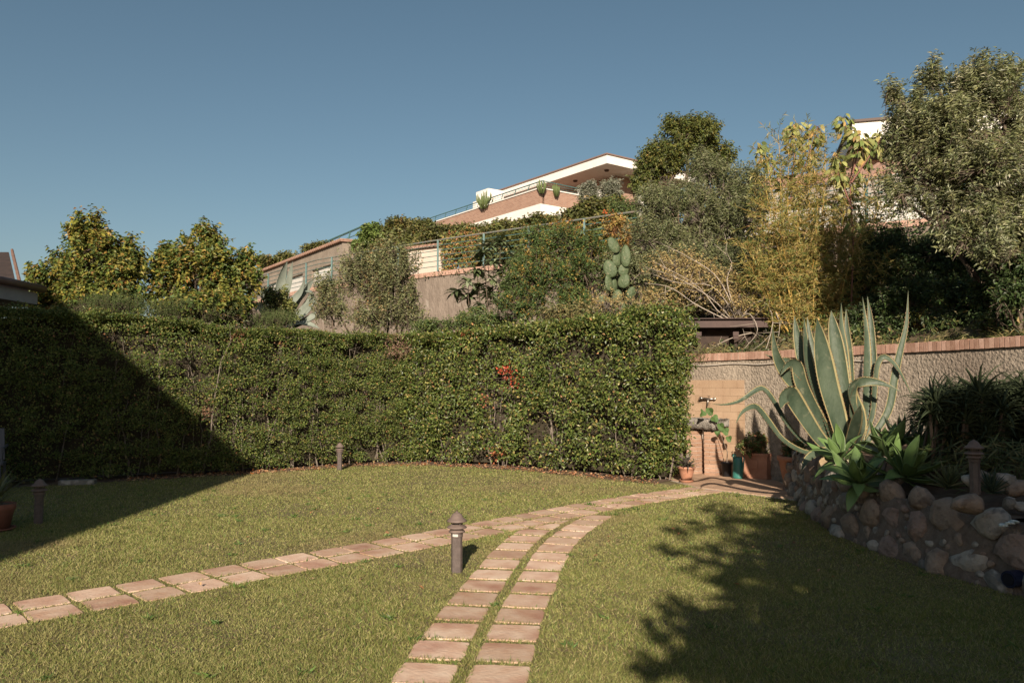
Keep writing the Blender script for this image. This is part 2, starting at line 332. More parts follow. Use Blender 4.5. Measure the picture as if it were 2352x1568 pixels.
# patio in front of the basin
PAT = [np.array(p) for p in ((2.62, 12.2), (2.75, 11.55), (3.3, 11.0), (3.86, 10.3), (4.0, 11.2), (4.3, 12.2), (3.95, 12.9), (2.9, 13.95), (2.3, 13.3))]
pat = bpy.data.objects.new('patio', None); link(pat, kind='structure')
mb = MB(); mb.prism(PAT[::1], -.02, .006); o = mb.build('bedding', MORT, pat)
carve(PAT)
ax = np.array([.55, -.83]); ax /= np.linalg.norm(ax); ay = np.array([-ax[1], ax[0]])
for i in range(-9, 10):
    for j in range(-9, 10):
        c = np.array([3.3, 12.2])+ax*i*.305+ay*j*.305
        poly = [c+ax*sx*.149+ay*sy*.149 for sx, sy in ((-1, -1), (1, -1), (1, 1), (-1, 1))]
        n = len(PAT)
        for a in range(n):
            A, B = PAT[a], PAT[(a+1) % n]; t = nrm(B-A); nn = np.array([-t[1], t[0]])
            if a in (3, 4, 7): nn = nn  # slightly concave corners are cut straight
            if len(poly) >= 3: poly = clip(poly, A, nn)
        if len(poly) < 3: continue
        cc = np.array(poly); ar = abs(sum(cc[e][0]*cc[(e+1) % len(cc)][1]-cc[(e+1) % len(cc)][0]*cc[e][1] for e in range(len(cc))))/2
        if ar > .008: slab(poly, pat, 'tile', FLOORT, z=.018, bev=.003, wob=.001, tilt=.001)

# ------------------------------------------------------------------ lawn grass
gr = np.random.default_rng(3)
def in_lawn(x, y):
    hy = np.where(x < -2.0, np.interp(x, HL[:, 0], HL[:, 1]), np.interp(x, HR[:, 0], HR[:, 1])) + .0
    ok = y < hy-.12+.1*np.sin(x*7)+.05*np.sin(x*23)
    bx = np.interp(y, BED[::-1, 1][:], BED[::-1, 0][:]); ok &= (x < bx-.02) | (y > 12.3)
    ok &= ~((x > 2.62) & (y > 12.0)); return ok
PAL_G = [((.13, .145, .035), 4), ((.19, .195, .055), 4), ((.085, .105, .026), 3), ((.3, .25, .11), 4), ((.42, .34, .18), 2.4), ((.23, .22, .075), 3), ((.2, .13, .06), 1)]
allP = []
for (y0, y1, dens, wd, ln) in ((2.9, 4.6, 21000, .0042, .026), (4.6, 6.6, 13500, .005, .026), (6.6, 9.2, 7500, .0065, .025), (9.2, 12, 4200, .0085, .024), (12, 15.4, 2400, .011, .024)):
    xm = .68*y1+.9; n = int(dens*(y1-y0)*2*xm); x = gr.uniform(-xm, xm, n); y = gr.uniform(y0, y1, n)
    k = in_lawn(x, y); x, y = x[k], y[k]
    ix = ((x-MASK_X0)/MS).astype(int); iy = ((y-MASK_Y0)/MS).astype(int); k = ~MASK[np.clip(ix, 0, MASK.shape[0]-1), np.clip(iy, 0, MASK.shape[1]-1)]; x, y = x[k], y[k]
    P = np.stack([x, y, np.zeros(len(x))], 1); q = wav(P, 2.3, 5)+.6*wav(P, 7, 6); k = gr.uniform(0, 1, len(x)) < .84+.2*q; P = P[k]
    allP.append((P, np.full(len(P), wd), np.full(len(P), ln)))
P = np.concatenate([a[0] for a in allP]); wd = np.concatenate([a[1] for a in allP]); ln = np.concatenate([a[2] for a in allP]); N = len(P)
ph = wav(P, 1.6, 11)+.5*wav(P, 5, 12); ln = ln*gr.uniform(.55, 1.35, N)*(1+.16*ph); tuft = gr.uniform(0, 1, N) > .985; ln[tuft] *= 1.6; wd = wd*gr.uniform(.7, 1.3, N); wd[tuft] *= 1.5
D = np.stack([gr.normal(0, .75, N), gr.normal(0, .75, N), np.full(N, 1.0)], 1)
D[:, :2] += np.stack([.35*wav(P, 9, 21), .35*wav(P, 9, 22)], 1); thatch = gr.uniform(size=N) < .11; D[thatch, 2] = .25
C = pick(gr, PAL_G, N, .14); C = C*.8+.2*C.mean(0); w = np.clip(.5+.5*(wav(P, .9, 31)*.7+wav(P, 3.2, 32)*.6), 0, 1)[:, None]
C *= 1.22; C = C*(1-.35*w)+.35*w*C.mean(1, keepdims=True)*np.array([1.35, 1.08, .52]); C *= np.array([1.0, 1.12, .98]); w2 = np.clip((wav(P, 1.1, 41)+.7*wav(P, 2.9, 42)-.5)*.6, 0, .6)[:, None]; C = C*(1-w2)+w2*np.array([.3, .235, .12])*(.7+.6*gr.uniform(size=(N, 1)))
C[thatch] = np.array([.34, .26, .15])*gr.uniform(.6, 1.25, (thatch.sum(), 1)); C[tuft] = np.array([.13, .19, .05])*gr.uniform(.8, 1.3, (tuft.sum(), 1))
print('blades', N)
o = obj('grass', leaves('grass', P, D, gr.normal(size=(N, 3)), ln, wd, C, leafmat('grass_blade', .6, .25, .3), 'blade', .12), kind='stuff')
q = gr.uniform(size=(170, 2))*[13, 8.5]+[-7.5, 3.2]; q = q[in_lawn(q[:, 0], q[:, 1])]; Pw = []; Dw = []
for x, y in q:
    if MASK[int((x-MASK_X0)/MS), int((y-MASK_Y0)/MS)]: continue
    n = gr.integers(7, 16); a = gr.uniform(0, 6.28, n); Pw += [(x+gr.normal(0, .02), y+gr.normal(0, .02), .004) for _ in range(n)]; Dw += [(math.cos(t), math.sin(t), gr.uniform(.3, 1.6)) for t in a]
Pw = np.array(Pw); Dw = np.array(Dw); n = len(Pw)
obj('weeds', leaves('weeds', Pw, Dw, np.tile([0, 0, 1.], (n, 1))+gr.normal(0, .2, (n, 3)), gr.uniform(.03, .07, n), gr.uniform(.006, .014, n), pick(gr, [((.12, .2, .05), 3), ((.2, .26, .08), 2), ((.08, .14, .04), 2)], n), LM, 'oval', .2), kind='stuff')
# leaf litter along the hedge foot and a few blown leaves on the lawn
n = 1500; s = gr.uniform(0, 1, n); HH = np.concatenate([HL[3:7], HR[1:]]); hp, _ = resample(HH, .05); P = hp[(s*(len(hp)-1)).astype(int)]+np.stack([gr.normal(0, .06, n), gr.uniform(-.32, .25, n)], 1)
e = np.stack([gr.uniform(-3, 3.3, 60), gr.uniform(6, 12.5, 60)], 1); e = e[in_lawn(e[:, 0], e[:, 1])]; P = np.concatenate([P, e])
P = np.c_[P, gr.uniform(.01, .04, len(P))]; N = len(P); D = gr.normal(size=(N, 3)); D[:, 2] *= .25
C = pick(gr, [((.4, .2, .1), 3), ((.3, .16, .09), 3), ((.45, .3, .17), 3), ((.5, .16, .05), .6)], N)
obj('fallen_leaves', leaves('fallen_leaves', P, D, np.array([[0, 0, 1.]])+gr.normal(0, .4, (N, 3)), gr.uniform(.03, .06, N), gr.uniform(.02, .035, N), C, LW), kind='stuff')
# earth strip under the hedges
mb = MB()
for H in (HL, HR):
    for a in range(len(H)-1):
        A, B = H[a], H[a+1]; t = nrm(B-A); n = np.array([t[1], -t[0]])
        if n[1] > 0: n = -n
        mb.add([(*(A+n*.16), .004), (*(B+n*.16), .004), (*(B-n*1.3), .004), (*(A-n*1.3), .004)], [(0, 1, 2, 3)])
mb.v = [(v[0], v[1], .004+.002*(i//4 % 3)) for i, v in enumerate(mb.v)]
mb.build('soil_strip', SOIL, kind='structure')

# ------------------------------------------------------------------ hedges
def hedge(name, label, path, Hs, thick, ncl, per, rad, ll, lw, pal, m, seed, aniso=1.0, ends=True, gaps=.12, base_open=0.0, patches=()):
    g = np.random.default_rng(seed); T = thing(name, label, 'hedge', (path[:, 0].mean(), path[:, 1].mean(), 0)); org = np.array([path[:, 0].mean(), path[:, 1].mean(), 0])
    hp, s = resample(path, .02); tg = nrm(np.gradient(hp, axis=0)); nr = np.stack([tg[:, 1], -tg[:, 0]], 1); nr[nr[:, 1] > 0] *= -1
    nr = np.where(nr[:, 1:2] > 0, -nr, nr); d = np.r_[0, np.cumsum(np.linalg.norm(np.diff(path, axis=0), axis=1))]; Ht = np.interp(s, d, Hs)
    area_f = s[-1]*np.mean(Hs); area_t = s[-1]*thick; nt_ = int(ncl*area_t*1.7); nf = int(ncl*area_f)
    # front
    i = g.integers(0, len(hp), nf); z = g.uniform(.04, 1, nf)*Ht[i]
    Pf = np.c_[hp[i], z]; q = wav(Pf*np.array([1, 1, aniso]), 2.6, seed+1)+.8*wav(Pf*np.array([1, 1, aniso]), 8, seed+2)
    q3 = wav(Pf*np.array([1, 1, 1.5*aniso**.5]), 22, seed+7); q = q+.55*q3
    rnd = np.clip((z/Ht[i]-.93)/.07, 0, 1)**2*.12
    keep = g.uniform(0, 1, nf) < 1-gaps*np.clip(-q, 0, 2)*1.4-.30*(q3 < -.7)
    if base_open: keep &= g.uniform(0, 1, nf) < np.clip((z/.55)**.7*(1-0)+(1-base_open), 0, 1)
    Nf = np.c_[nr[i], np.zeros(nf)]; Pf = Pf+Nf*(.055*q[:, None]-rnd[:, None]-.10+.12*np.clip(z/.5, 0, 1)[:, None]-g.exponential(.05, nf)[:, None]); Pf, Nf = Pf[keep], Nf[keep]
    i = g.integers(0, len(hp), nt_); u = g.uniform(0, 1, nt_); Pt = np.c_[hp[i]-nr[i]*thick*u[:, None], Ht[i]]; Pt[:, 2] += .04*wav(Pt, 3.5, seed+3)-.03-g.exponential(.03, nt_)
    Nt = np.tile([0, -.2, 1.], (nt_, 1)); Ps, Ns = [Pf, Pt], [Nf, Nt]
    if ends:
        ne = int(ncl*thick*Hs[-1]*1.1); u = g.uniform(-.05, 1, ne); z = g.uniform(.05, 1, ne)*Hs[-1]
        Pe = np.c_[hp[-1]+nr[-1]*(-thick*u[:, None]), z]; q = wav(Pe, 2.6, seed+4); Pe[:, :2] += tg[-1]*(.10*q[:, None]+.10-.3*np.clip(1-z/1.3, 0, 1)[:, None]); Ps.append(Pe); Ns.append(np.tile([*tg[-1], 0], (ne, 1)))
    sh = int(s[-1]*3.5); i = g.integers(0, len(hp), sh); zz = np.where(g.uniform(size=sh) < .6, Ht[i], Ht[i]*g.uniform(.3, 1, sh)); b_ = np.c_[hp[i]+nr[i]*(g.uniform(-.3, .03, sh)*(zz == Ht[i]))[:, None], zz]; dd = np.c_[nr[i]*g.uniform(.1, .9, (sh, 1)), np.full(sh, .9)]
    for t in (0, .04, .08): Ps.append(b_+nrm(dd)*t*g.uniform(.4, 1.1, (sh, 1))); Ns.append(dd)
    if ends:
        z = g.uniform(.5, Hs[-1], 26); b_ = np.c_[hp[-1]-nr[-1]*g.uniform(0, .5, (26, 1)), z]; dd = np.tile([*tg[-1], .5], (26, 1))
        for t in (.06, .13, .2): Ps.append(b_+nrm(dd)*t); Ns.append(dd)
    P = np.concatenate(Ps); Nn = nrm(np.concatenate(Ns)); M = len(P)
    # clumps of leaves
    P2 = np.repeat(P, per, 0); N2 = np.repeat(Nn, per, 0); K = len(P2); off = g.normal(size=(K, 3))*rad*np.array([1, 1, .62]); dt = (off*N2).sum(1, keepdims=True); off -= N2*dt*.45
    tw = np.repeat(g.normal(size=(M, 3))*.5, per, 0)
    D = N2*.45+g.normal(size=(K, 3))*.6+tw+nrm(off)*.5; Ln = N2*.75+np.array([0, 0, .55])+g.normal(size=(K, 3))*.5
    C = pick(g, pal, K, .25); clt = np.repeat(np.clip(1+.13*g.normal(size=(M, 1)), .6, 1.4), per, 0); C *= clt*(1+.0*C); C *= np.array([1.08, 1.02, .85])
    for (px, py, rr, colr) in patches:
        c = at(px, py, 13.5); dd = np.hypot((P2[:, 0]/P2[:, 1]-c[0]/c[1])*F_D, ((P2[:, 2]-CAMZ)/P2[:, 1]-(c[2]-CAMZ)/c[1])*F_D); k = (dd < rr*(.7+.5*g.uniform(size=K))) & (g.uniform(size=K) < .75); C[k] = np.array(colr)*g.uniform(.7, 1.2, (k.sum(), 1))
    me = leaves('foliage', P2+off-org, D, Ln, ll*g.uniform(.6, 1.25, K), lw*g.uniform(.7, 1.2, K), C, m); obj('foliage', me, T)
    # stems inside
    ns = int(s[-1]*7); i = g.integers(0, len(hp), ns); A = []; B = []; ra = []; rb = []
    for j in i:
        p = np.array([*(hp[j]-nr[j]*g.uniform(.2, thick*.6)), 0]); r = g.uniform(.008, .022)
        for k in range(7):
            q = p+np.array([g.normal(0, .06), g.normal(0, .04), Ht[j]/8*g.uniform(.8, 1.2)])
            A.append(p); B.append(q); ra.append(r*(1-.1*k)); rb.append(r*(.9-.1*k))
            for _ in range(3):
                A.append(q); B.append(q+np.array([*(nr[j]*g.uniform(0, .28)), 0])+g.normal(0, .1, 3)+[0, 0, .08]); ra.append(r*.3); rb.append(.0015)
            p = q
    obj('stems', segs('stems', np.array(A)-org, np.array(B)-org, ra, rb, BARKG, 3), T)
    # rough opaque slab, its dark brown painting the shade inside the hedge
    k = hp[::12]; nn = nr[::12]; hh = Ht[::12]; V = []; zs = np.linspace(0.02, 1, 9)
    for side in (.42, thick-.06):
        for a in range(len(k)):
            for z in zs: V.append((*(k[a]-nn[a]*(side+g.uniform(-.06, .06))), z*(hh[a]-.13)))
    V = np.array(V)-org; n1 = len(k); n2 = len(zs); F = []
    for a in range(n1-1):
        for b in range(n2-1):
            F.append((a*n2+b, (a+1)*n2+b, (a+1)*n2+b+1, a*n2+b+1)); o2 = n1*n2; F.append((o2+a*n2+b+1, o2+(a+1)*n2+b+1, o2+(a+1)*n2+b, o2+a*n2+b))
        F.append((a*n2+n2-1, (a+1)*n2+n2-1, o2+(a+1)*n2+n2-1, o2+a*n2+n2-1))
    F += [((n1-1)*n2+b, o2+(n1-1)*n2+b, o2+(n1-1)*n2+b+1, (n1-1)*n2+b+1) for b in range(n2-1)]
    obj('shade_core', npmesh('shade_core', V, [np.array(F)], mat('hedge_inner_shade', (.03, .026, .016), (.06, .048, .03), 14, .95, .8, 50)), T)
    return T
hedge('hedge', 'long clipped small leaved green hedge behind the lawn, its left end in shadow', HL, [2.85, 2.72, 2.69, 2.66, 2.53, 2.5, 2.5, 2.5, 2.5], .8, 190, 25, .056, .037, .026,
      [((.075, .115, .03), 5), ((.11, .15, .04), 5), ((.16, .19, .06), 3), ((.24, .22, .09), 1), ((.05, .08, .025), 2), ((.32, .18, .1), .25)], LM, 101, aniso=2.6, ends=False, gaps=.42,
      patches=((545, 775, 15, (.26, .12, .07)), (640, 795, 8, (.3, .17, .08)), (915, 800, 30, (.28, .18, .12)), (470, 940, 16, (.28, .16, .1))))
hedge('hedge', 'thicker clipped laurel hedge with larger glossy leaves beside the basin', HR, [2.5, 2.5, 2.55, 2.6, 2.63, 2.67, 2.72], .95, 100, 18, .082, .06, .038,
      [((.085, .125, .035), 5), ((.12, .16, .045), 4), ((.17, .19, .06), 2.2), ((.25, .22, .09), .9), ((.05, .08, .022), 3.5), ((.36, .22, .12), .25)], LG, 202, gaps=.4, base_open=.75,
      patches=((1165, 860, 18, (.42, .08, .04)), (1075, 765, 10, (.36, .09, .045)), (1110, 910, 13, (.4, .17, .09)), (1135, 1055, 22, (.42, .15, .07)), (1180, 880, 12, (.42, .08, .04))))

# ------------------------------------------------------------------ generic shrub or tree
DENS = 1.55
def plant(name, label, cat, base, lobes, ntw, tw_len, per, ll, lw, pal, m=LM, bark=BARK, up=.6, out=.8, spread=.35, shape='oval', droop=.2, seed=1, trunk_r=.05, twig_r=.004, bumps=.18, core=.45, group=None, alt=.9, crown='crown', ragged=.0):
    ntw = int(ntw*DENS); ll *= 1.15; lw *= 1.35; twig_r *= .6
    g = np.random.default_rng(seed); base = np.array(base, float); T = thing(name, label, cat, tuple(base), group=group)
    vol = np.array([max(r)**1.1*min(r) for c, r in lobes]); pr = vol/vol.sum(); li = g.choice(len(lobes), ntw, p=pr)
    Cc = np.array([l[0] for l in lobes], float)[li]; Rr = np.array([l[1] for l in lobes], float)[li]
    d = nrm(g.normal(size=(ntw, 3))); d[:, 2] = np.where(g.uniform(size=ntw) < .45, np.abs(d[:, 2]), d[:, 2]); rad = core+(1-core)*g.uniform(0, 1, ntw)**.6
    rad = rad*(1+bumps*wav(d*2+li[:, None]*3, 2.2, seed+5)); rad = rad+ragged*(g.uniform(size=ntw) > .93)*g.uniform(0, 1, ntw)
    nsub = 9; sub_d = nrm(g.normal(size=(len(lobes), nsub, 3))+np.array([0, -.25, .25])); sj = g.integers(0, nsub, ntw); sc_ = sub_d[li, sj]*g.uniform(.45, .8, (len(lobes), nsub))[li, sj][:, None]
    big = g.uniform(size=ntw) < .72; rel = np.where(big[:, None], sc_+d*rad[:, None]*.42, d*rad[:, None]*.95); d = nrm(rel)
    tip = Cc+rel*Rr; td = nrm(d*out+np.array([0, 0, up])+g.normal(0, spread, (ntw, 3)))
    L = tw_len*g.uniform(.6, 1.3, ntw); st = tip-td*L[:, None]*.75; en = st+td*L[:, None]
    # limbs: trunk to every lobe, lobe to a share of the twigs
    A = []; B = []; ra = []; rb = []
    def limb(p, q, r0, r1, k=5, wob=.06):
        L_ = np.linalg.norm(q-p); pts = [p+(q-p)*t+(g.normal(0, wob*L_, 3)*math.sin(math.pi*t)) for t in np.linspace(0, 1, k+1)]
        for a in range(k): A.append(pts[a]); B.append(pts[a+1]); ra.append(r0+(r1-r0)*a/k); rb.append(r0+(r1-r0)*(a+1)/k)
    for n_, (c, r) in enumerate(lobes):
        c = np.array(c, float); limb(base, c-np.array([0, 0, r[2]*.35]), trunk_r*(1 if n_ == 0 else .7), trunk_r*.4); sub = np.where(li == n_)[0]
        hubs = [c+nrm(g.normal(size=3)+[0, 0, .3])*np.array(r)*.5 for _ in range(max(3, min(9, len(sub)//40+3)))]
        for h in hubs: limb(c-np.array([0, 0, r[2]*.35]), h, trunk_r*.4, trunk_r*.18, 3)
        H = np.array(hubs)
        if len(sub):
            near = np.argmin(np.linalg.norm(st[sub][:, None]-H[None], axis=2), axis=1); s2 = sub[::max(1, len(sub)//260)]; near = near[::max(1, len(sub)//260)]
            for j, h in zip(s2, near): limb(H[h], st[j], trunk_r*.14+twig_r*.6, twig_r, 2, .05)
    h_ = len(st[::2]); A = np.array(A+list(st[::2])); B = np.array(B+list(en[::2])); ra = np.array(ra+[twig_r]*h_); rb = np.array(rb+[twig_r*.4]*h_)
    A = A+0
    obj('trunk', segs('trunk', A-base, B-base, ra, rb, bark, 3), T)
    K = ntw*per; j = np.repeat(np.arange(ntw), per); u = np.tile(np.linspace(.12, 1, per), ntw)+g.uniform(-.05, .05, K)
    P = st[j]+td[j]*(L[j]*u)[:, None]; D = td[j]*.5+nrm(np.cross(td[j], g.normal(size=(K, 3))))*alt+np.array([0, 0, -droop]); Ln = np.array([0, -.35, 1.])*.8+g.normal(0, .45, (K, 3))-D*.1
    C = pick(g, pal, K, .2); C = C*np.repeat(1+.15*g.normal(size=(ntw, 1)).clip(-2, 2), per, 0)
    sec = np.repeat(pick(g, pal, ntw, .1), per, 0); C = C*.55+sec*.45
    obj(crown, leaves(crown, P-base, D, Ln, ll*g.uniform(.6, 1.2, K), lw*g.uniform(.75, 1.15, K), C, m, shape, .12+droop*.3), T)
    return T
def lobe(px, py, Y, rx, rz, ry=None):
    c = at(px, py, Y); k = Y/F_D; return (c, (rx*k, (ry if ry else (rx+rz)/2)*k, rz*k))
def foot(px, Y): 
    x = (px-W_D/2)/F_D*Y; return (x, Y, float(hill(x, Y))-.03)
AUT = [((.10, .15, .035), 5), ((.16, .19, .04), 4), ((.3, .27, .05), 2.4), ((.45, .33, .07), 1.3), ((.42, .2, .06), 1.1), ((.06, .1, .03), 3)]
plant('fruit_tree', 'leftmost autumn fruit tree rising behind the hedge with green and yellow leaves', 'tree', foot(230, 14.6),
      [lobe(215, 600, 15, 90, 75), lobe(285, 655, 15, 72, 75), lobe(150, 665, 14.8, 80, 70), lobe(200, 540, 15, 40, 52), lobe(110, 690, 14.8, 62, 46), lobe(300, 605, 15.2, 44, 50), lobe(220, 690, 14.7, 110, 50), lobe(222, 505, 15, 14, 24), lobe(170, 525, 15, 18, 16), lobe(300, 560, 15.2, 14, 22), lobe(250, 530, 15, 12, 22), lobe(128, 600, 14.9, 18, 22)], 800, .42, 17, .085, .038, AUT, up=.75, droop=.35, seed=11, bumps=.2, ragged=.35)
plant('fruit_tree', 'autumn fruit tree behind the middle of the hedge, its crown tipped with upright shoots', 'tree', foot(470, 15.6),
      [lobe(470, 630, 15.8, 90, 78), lobe(395, 650, 15.6, 68, 72), lobe(545, 670, 15.8, 58, 72), lobe(475, 560, 15.8, 38, 48), lobe(565, 615, 16, 34, 42), lobe(385, 600, 15.8, 40, 36), lobe(460, 710, 15.3, 120, 45), lobe(468, 530, 15.8, 12, 26), lobe(435, 555, 15.8, 14, 20), lobe(500, 560, 15.8, 14, 22), lobe(572, 590, 16, 12, 22)], 800, .42, 17, .085, .04, AUT, up=.75, droop=.35, seed=12, bumps=.2, ragged=.35)
for k_, (px, py, Y, rx, rz, lab) in enumerate(((250, 690, 14.1, 115, 30, 'low feathery green bush at the foot of the leftmost fruit tree'), (430, 705, 14.9, 110, 32, 'low feathery green bush between the two fruit trees and the hedge'), (590, 725, 15.7, 110, 30, 'low feathery green bush in front of the grey agave'))):
    plant('shrub', lab, 'shrub', foot(px, Y), [lobe(px, py+10, Y, rx, rz, 50)], 420, .3, 14, .03, .008, [((.09, .13, .04), 4), ((.13, .17, .06), 3), ((.2, .2, .09), 1)], LW, up=1.1, seed=20+k_, trunk_r=.02, twig_r=.003, bumps=.3)
plant('shrub', 'small leafy bush growing before the grey agave on the bank', 'shrub', foot(640, 17.5), [lobe(640, 690, 17.5, 32, 42), lobe(655, 720, 17.5, 30, 30)], 170, .35, 14, .06, .035, [((.12, .16, .04), 4), ((.22, .22, .07), 3), ((.36, .3, .1), 1)], seed=31, trunk_r=.025)
plant('shrub', 'tall loose pale green bush standing before the plastered retaining wall', 'shrub', foot(865, 17.8),
      [lobe(850, 660, 18, 88, 80), lobe(870, 720, 17.8, 105, 50), lobe(905, 625, 18, 62, 62), lobe(762, 690, 18, 48, 62), lobe(940, 690, 18, 42, 62), lobe(820, 605, 18, 50, 42), lobe(890, 575, 18, 40, 30), lobe(745, 650, 18, 22, 28)], 900, .5, 17, .055, .024,
      [((.17, .19, .08), 4), ((.24, .25, .12), 4), ((.33, .3, .15), 1.6), ((.1, .12, .05), 2.5), ((.4, .22, .1), .4)], up=1.0, seed=41, trunk_r=.05, ragged=.4, bumps=.22, spread=.45)
plant('shrub', 'dense green pinnate bush flecked with orange vine on the bank', 'shrub', foot(1270, 16.3),
      [lobe(1240, 640, 16.3, 80, 75), lobe(1330, 650, 16.2, 75, 75), lobe(1290, 570, 16.6, 75, 62), lobe(1210, 700, 16, 75, 48), lobe(1350, 590, 16.6, 50, 55), lobe(1230, 545, 17, 45, 40), lobe(1330, 710, 15.8, 75, 42), lobe(1400, 620, 16.8, 45, 70)], 1500, .36, 17, .045, .022,
      [((.07, .12, .035), 5), ((.1, .16, .045), 5), ((.15, .19, .06), 2), ((.45, .24, .05), .8), ((.5, .32, .07), .6), ((.05, .08, .025), 2)], up=.6, seed=51, trunk_r=.06, bumps=.16)
for k_, (px, py, Y, rx, rz, n_, lab, pal_) in enumerate(((1195, 640, 17.4, 45, 80, 300, 'leafy green bush between loquat and pinnate bush', 0), (1430, 640, 16.2, 50, 85, 380, 'olive green bush directly behind the prickly pear', 1), (1110, 738, 16.6, 70, 26, 220, 'low green shrub at the foot of the loquat', 0), (1000, 748, 17.2, 60, 14, 110, 'low wispy shrub before the bare plastered wall', 0),
        (1660, 640, 15.6, 70, 70, 380, 'grey green bush between olive bush and bamboo', 1), (1430, 500, 20.5, 50, 45, 260, 'green bush at the railing left of the olive bush', 0), (1550, 690, 15.0, 110, 45, 420, 'tangled brownish bush behind the low brown roof', 2), (1320, 725, 15.3, 90, 26, 320, 'low mixed bush right behind the laurel hedge', 2))):
    plant('shrub', lab, 'shrub', foot(px, Y), [lobe(px, py, Y, rx, rz), lobe(px-rx*.4, py+rz*.3, Y, rx*.6, rz*.6), lobe(px+rx*.4, py-rz*.2, Y, rx*.6, rz*.6)], n_, .36, 15, .055, .024,
          ([((.09, .14, .04), 4), ((.14, .18, .06), 3), ((.06, .09, .03), 2), ((.3, .26, .08), .6)], [((.15, .17, .075), 4), ((.22, .23, .11), 3), ((.1, .12, .05), 3)], [((.2, .17, .07), 3), ((.12, .14, .05), 4), ((.34, .26, .12), 2), ((.07, .09, .035), 2)])[pal_], LM, BARK, up=.7, seed=700+k_, trunk_r=.025, core=.25, bumps=.25, ragged=.2)
plant('vine', 'orange and yellow autumn vine sprawling over the railing', 'vine', foot(1420, 17.5),
      [lobe(1410, 520, 17.8, 45, 26), lobe(1300, 530, 17.2, 55, 26), lobe(1230, 590, 16.6, 40, 30), lobe(1440, 560, 17.6, 30, 40)], 130, .4, 12, .06, .035,
      [((.38, .2, .06), 4), ((.42, .3, .09), 4), ((.2, .2, .06), 4), ((.32, .12, .05), .6)], bark=TWIGR, up=.5, seed=52, trunk_r=.015, core=.2)
plant('shrub', 'dry straw coloured bush with withered leaves above the hedge', 'shrub', foot(1500, 14.6),
      [lobe(1400, 700, 14.3, 60, 24), lobe(1500, 690, 14.6, 70, 34), lobe(1620, 660, 14.6, 85, 48), lobe(1700, 700, 14.2, 60, 50), lobe(1560, 620, 15, 90, 40)], 520, .4, 9, .05, .02,
      [((.42, .31, .13), 4), ((.5, .4, .2), 3), ((.35, .25, .1), 3), ((.22, .2, .08), 2)], LW, BARKG, up=.5, seed=61, trunk_r=.03, core=.15, bumps=.3)
plant('olive_tree', 'grey green olive bush in the middle of the bank left of the bamboo', 'tree', foot(1590, 17),
      [lobe(1560, 500, 17.2, 105, 80), lobe(1640, 430, 17.6, 80, 72), lobe(1510, 560, 16.8, 80, 78), lobe(1690, 520, 17.2, 80, 90), lobe(1600, 610, 16.2, 130, 65), lobe(1480, 620, 16, 70, 50), lobe(1700, 610, 16, 70, 70), lobe(1500, 470, 17.4, 55, 55), lobe(1730, 440, 17.6, 50, 60), lobe(1610, 380, 18, 45, 40)], 2000, .42, 18, .072, .019,
      [((.16, .175, .075), 4), ((.22, .235, .115), 4), ((.1, .125, .05), 3), ((.33, .33, .2), 1.2)], LM, BARKG, up=.9, ragged=.25, seed=71, trunk_r=.09, bumps=.16, spread=.4)
plant('tree', 'round dark evergreen tree standing tall behind the olive bush', 'tree', foot(1580, 22),
      [lobe(1580, 340, 22.5, 85, 70), lobe(1510, 380, 22.5, 55, 60), lobe(1640, 375, 22.5, 52, 55), lobe(1560, 300, 22.5, 45, 38), lobe(1620, 305, 22.5, 38, 36), lobe(1480, 420, 22.5, 38, 45)], 1050, .45, 17, .09, .034,
      [((.1, .13, .035), 4), ((.16, .17, .04), 4), ((.07, .09, .03), 3), ((.26, .2, .05), 1)], LM, BARK, up=.5, seed=81, trunk_r=.12, bumps=.1, droop=.4, core=.3)
plant('olive_tree', 'large silvery olive tree overhanging the right end of the wall', 'tree', (7.2, 10.3, 1.9),
      [lobe(2190, 290, 10.7, 105, 95), lobe(2050, 210, 10.9, 26, 28), lobe(2300, 560, 9.9, 80, 45), lobe(2200, 540, 10.3, 60, 36), lobe(2280, 220, 10.7, 95, 85), lobe(2120, 380, 10.7, 75, 90), lobe(2260, 400, 10.5, 120, 95), lobe(2370, 300, 10.7, 110, 110), lobe(2090, 260, 10.9, 55, 60), lobe(2200, 200, 10.9, 50, 50), lobe(2380, 450, 10.3, 90, 80), lobe(2480, 260, 10.7, 120, 110), lobe(2320, 170, 10.9, 40, 36), lobe(2170, 480, 10.7, 70, 50), lobe(2480, 430, 10.5, 100, 90), lobe(2260, 500, 10.3, 90, 55), lobe(2370, 530, 10.1, 90, 60), lobe(2070, 440, 10.9, 50, 50), lobe(2060, 320, 10.9, 45, 60), lobe(2250, 165, 10.9, 35, 40), lobe(2140, 175, 10.9, 36, 46)], 2300, .34, 20, .068, .016,
      [((.2, .215, .085), 4), ((.3, .31, .15), 4), ((.1, .12, .055), 3.5), ((.44, .44, .31), 2)], LM, BARK, up=1.1, seed=91, trunk_r=.06, ragged=.4, bumps=.3, spread=.38, core=.35)
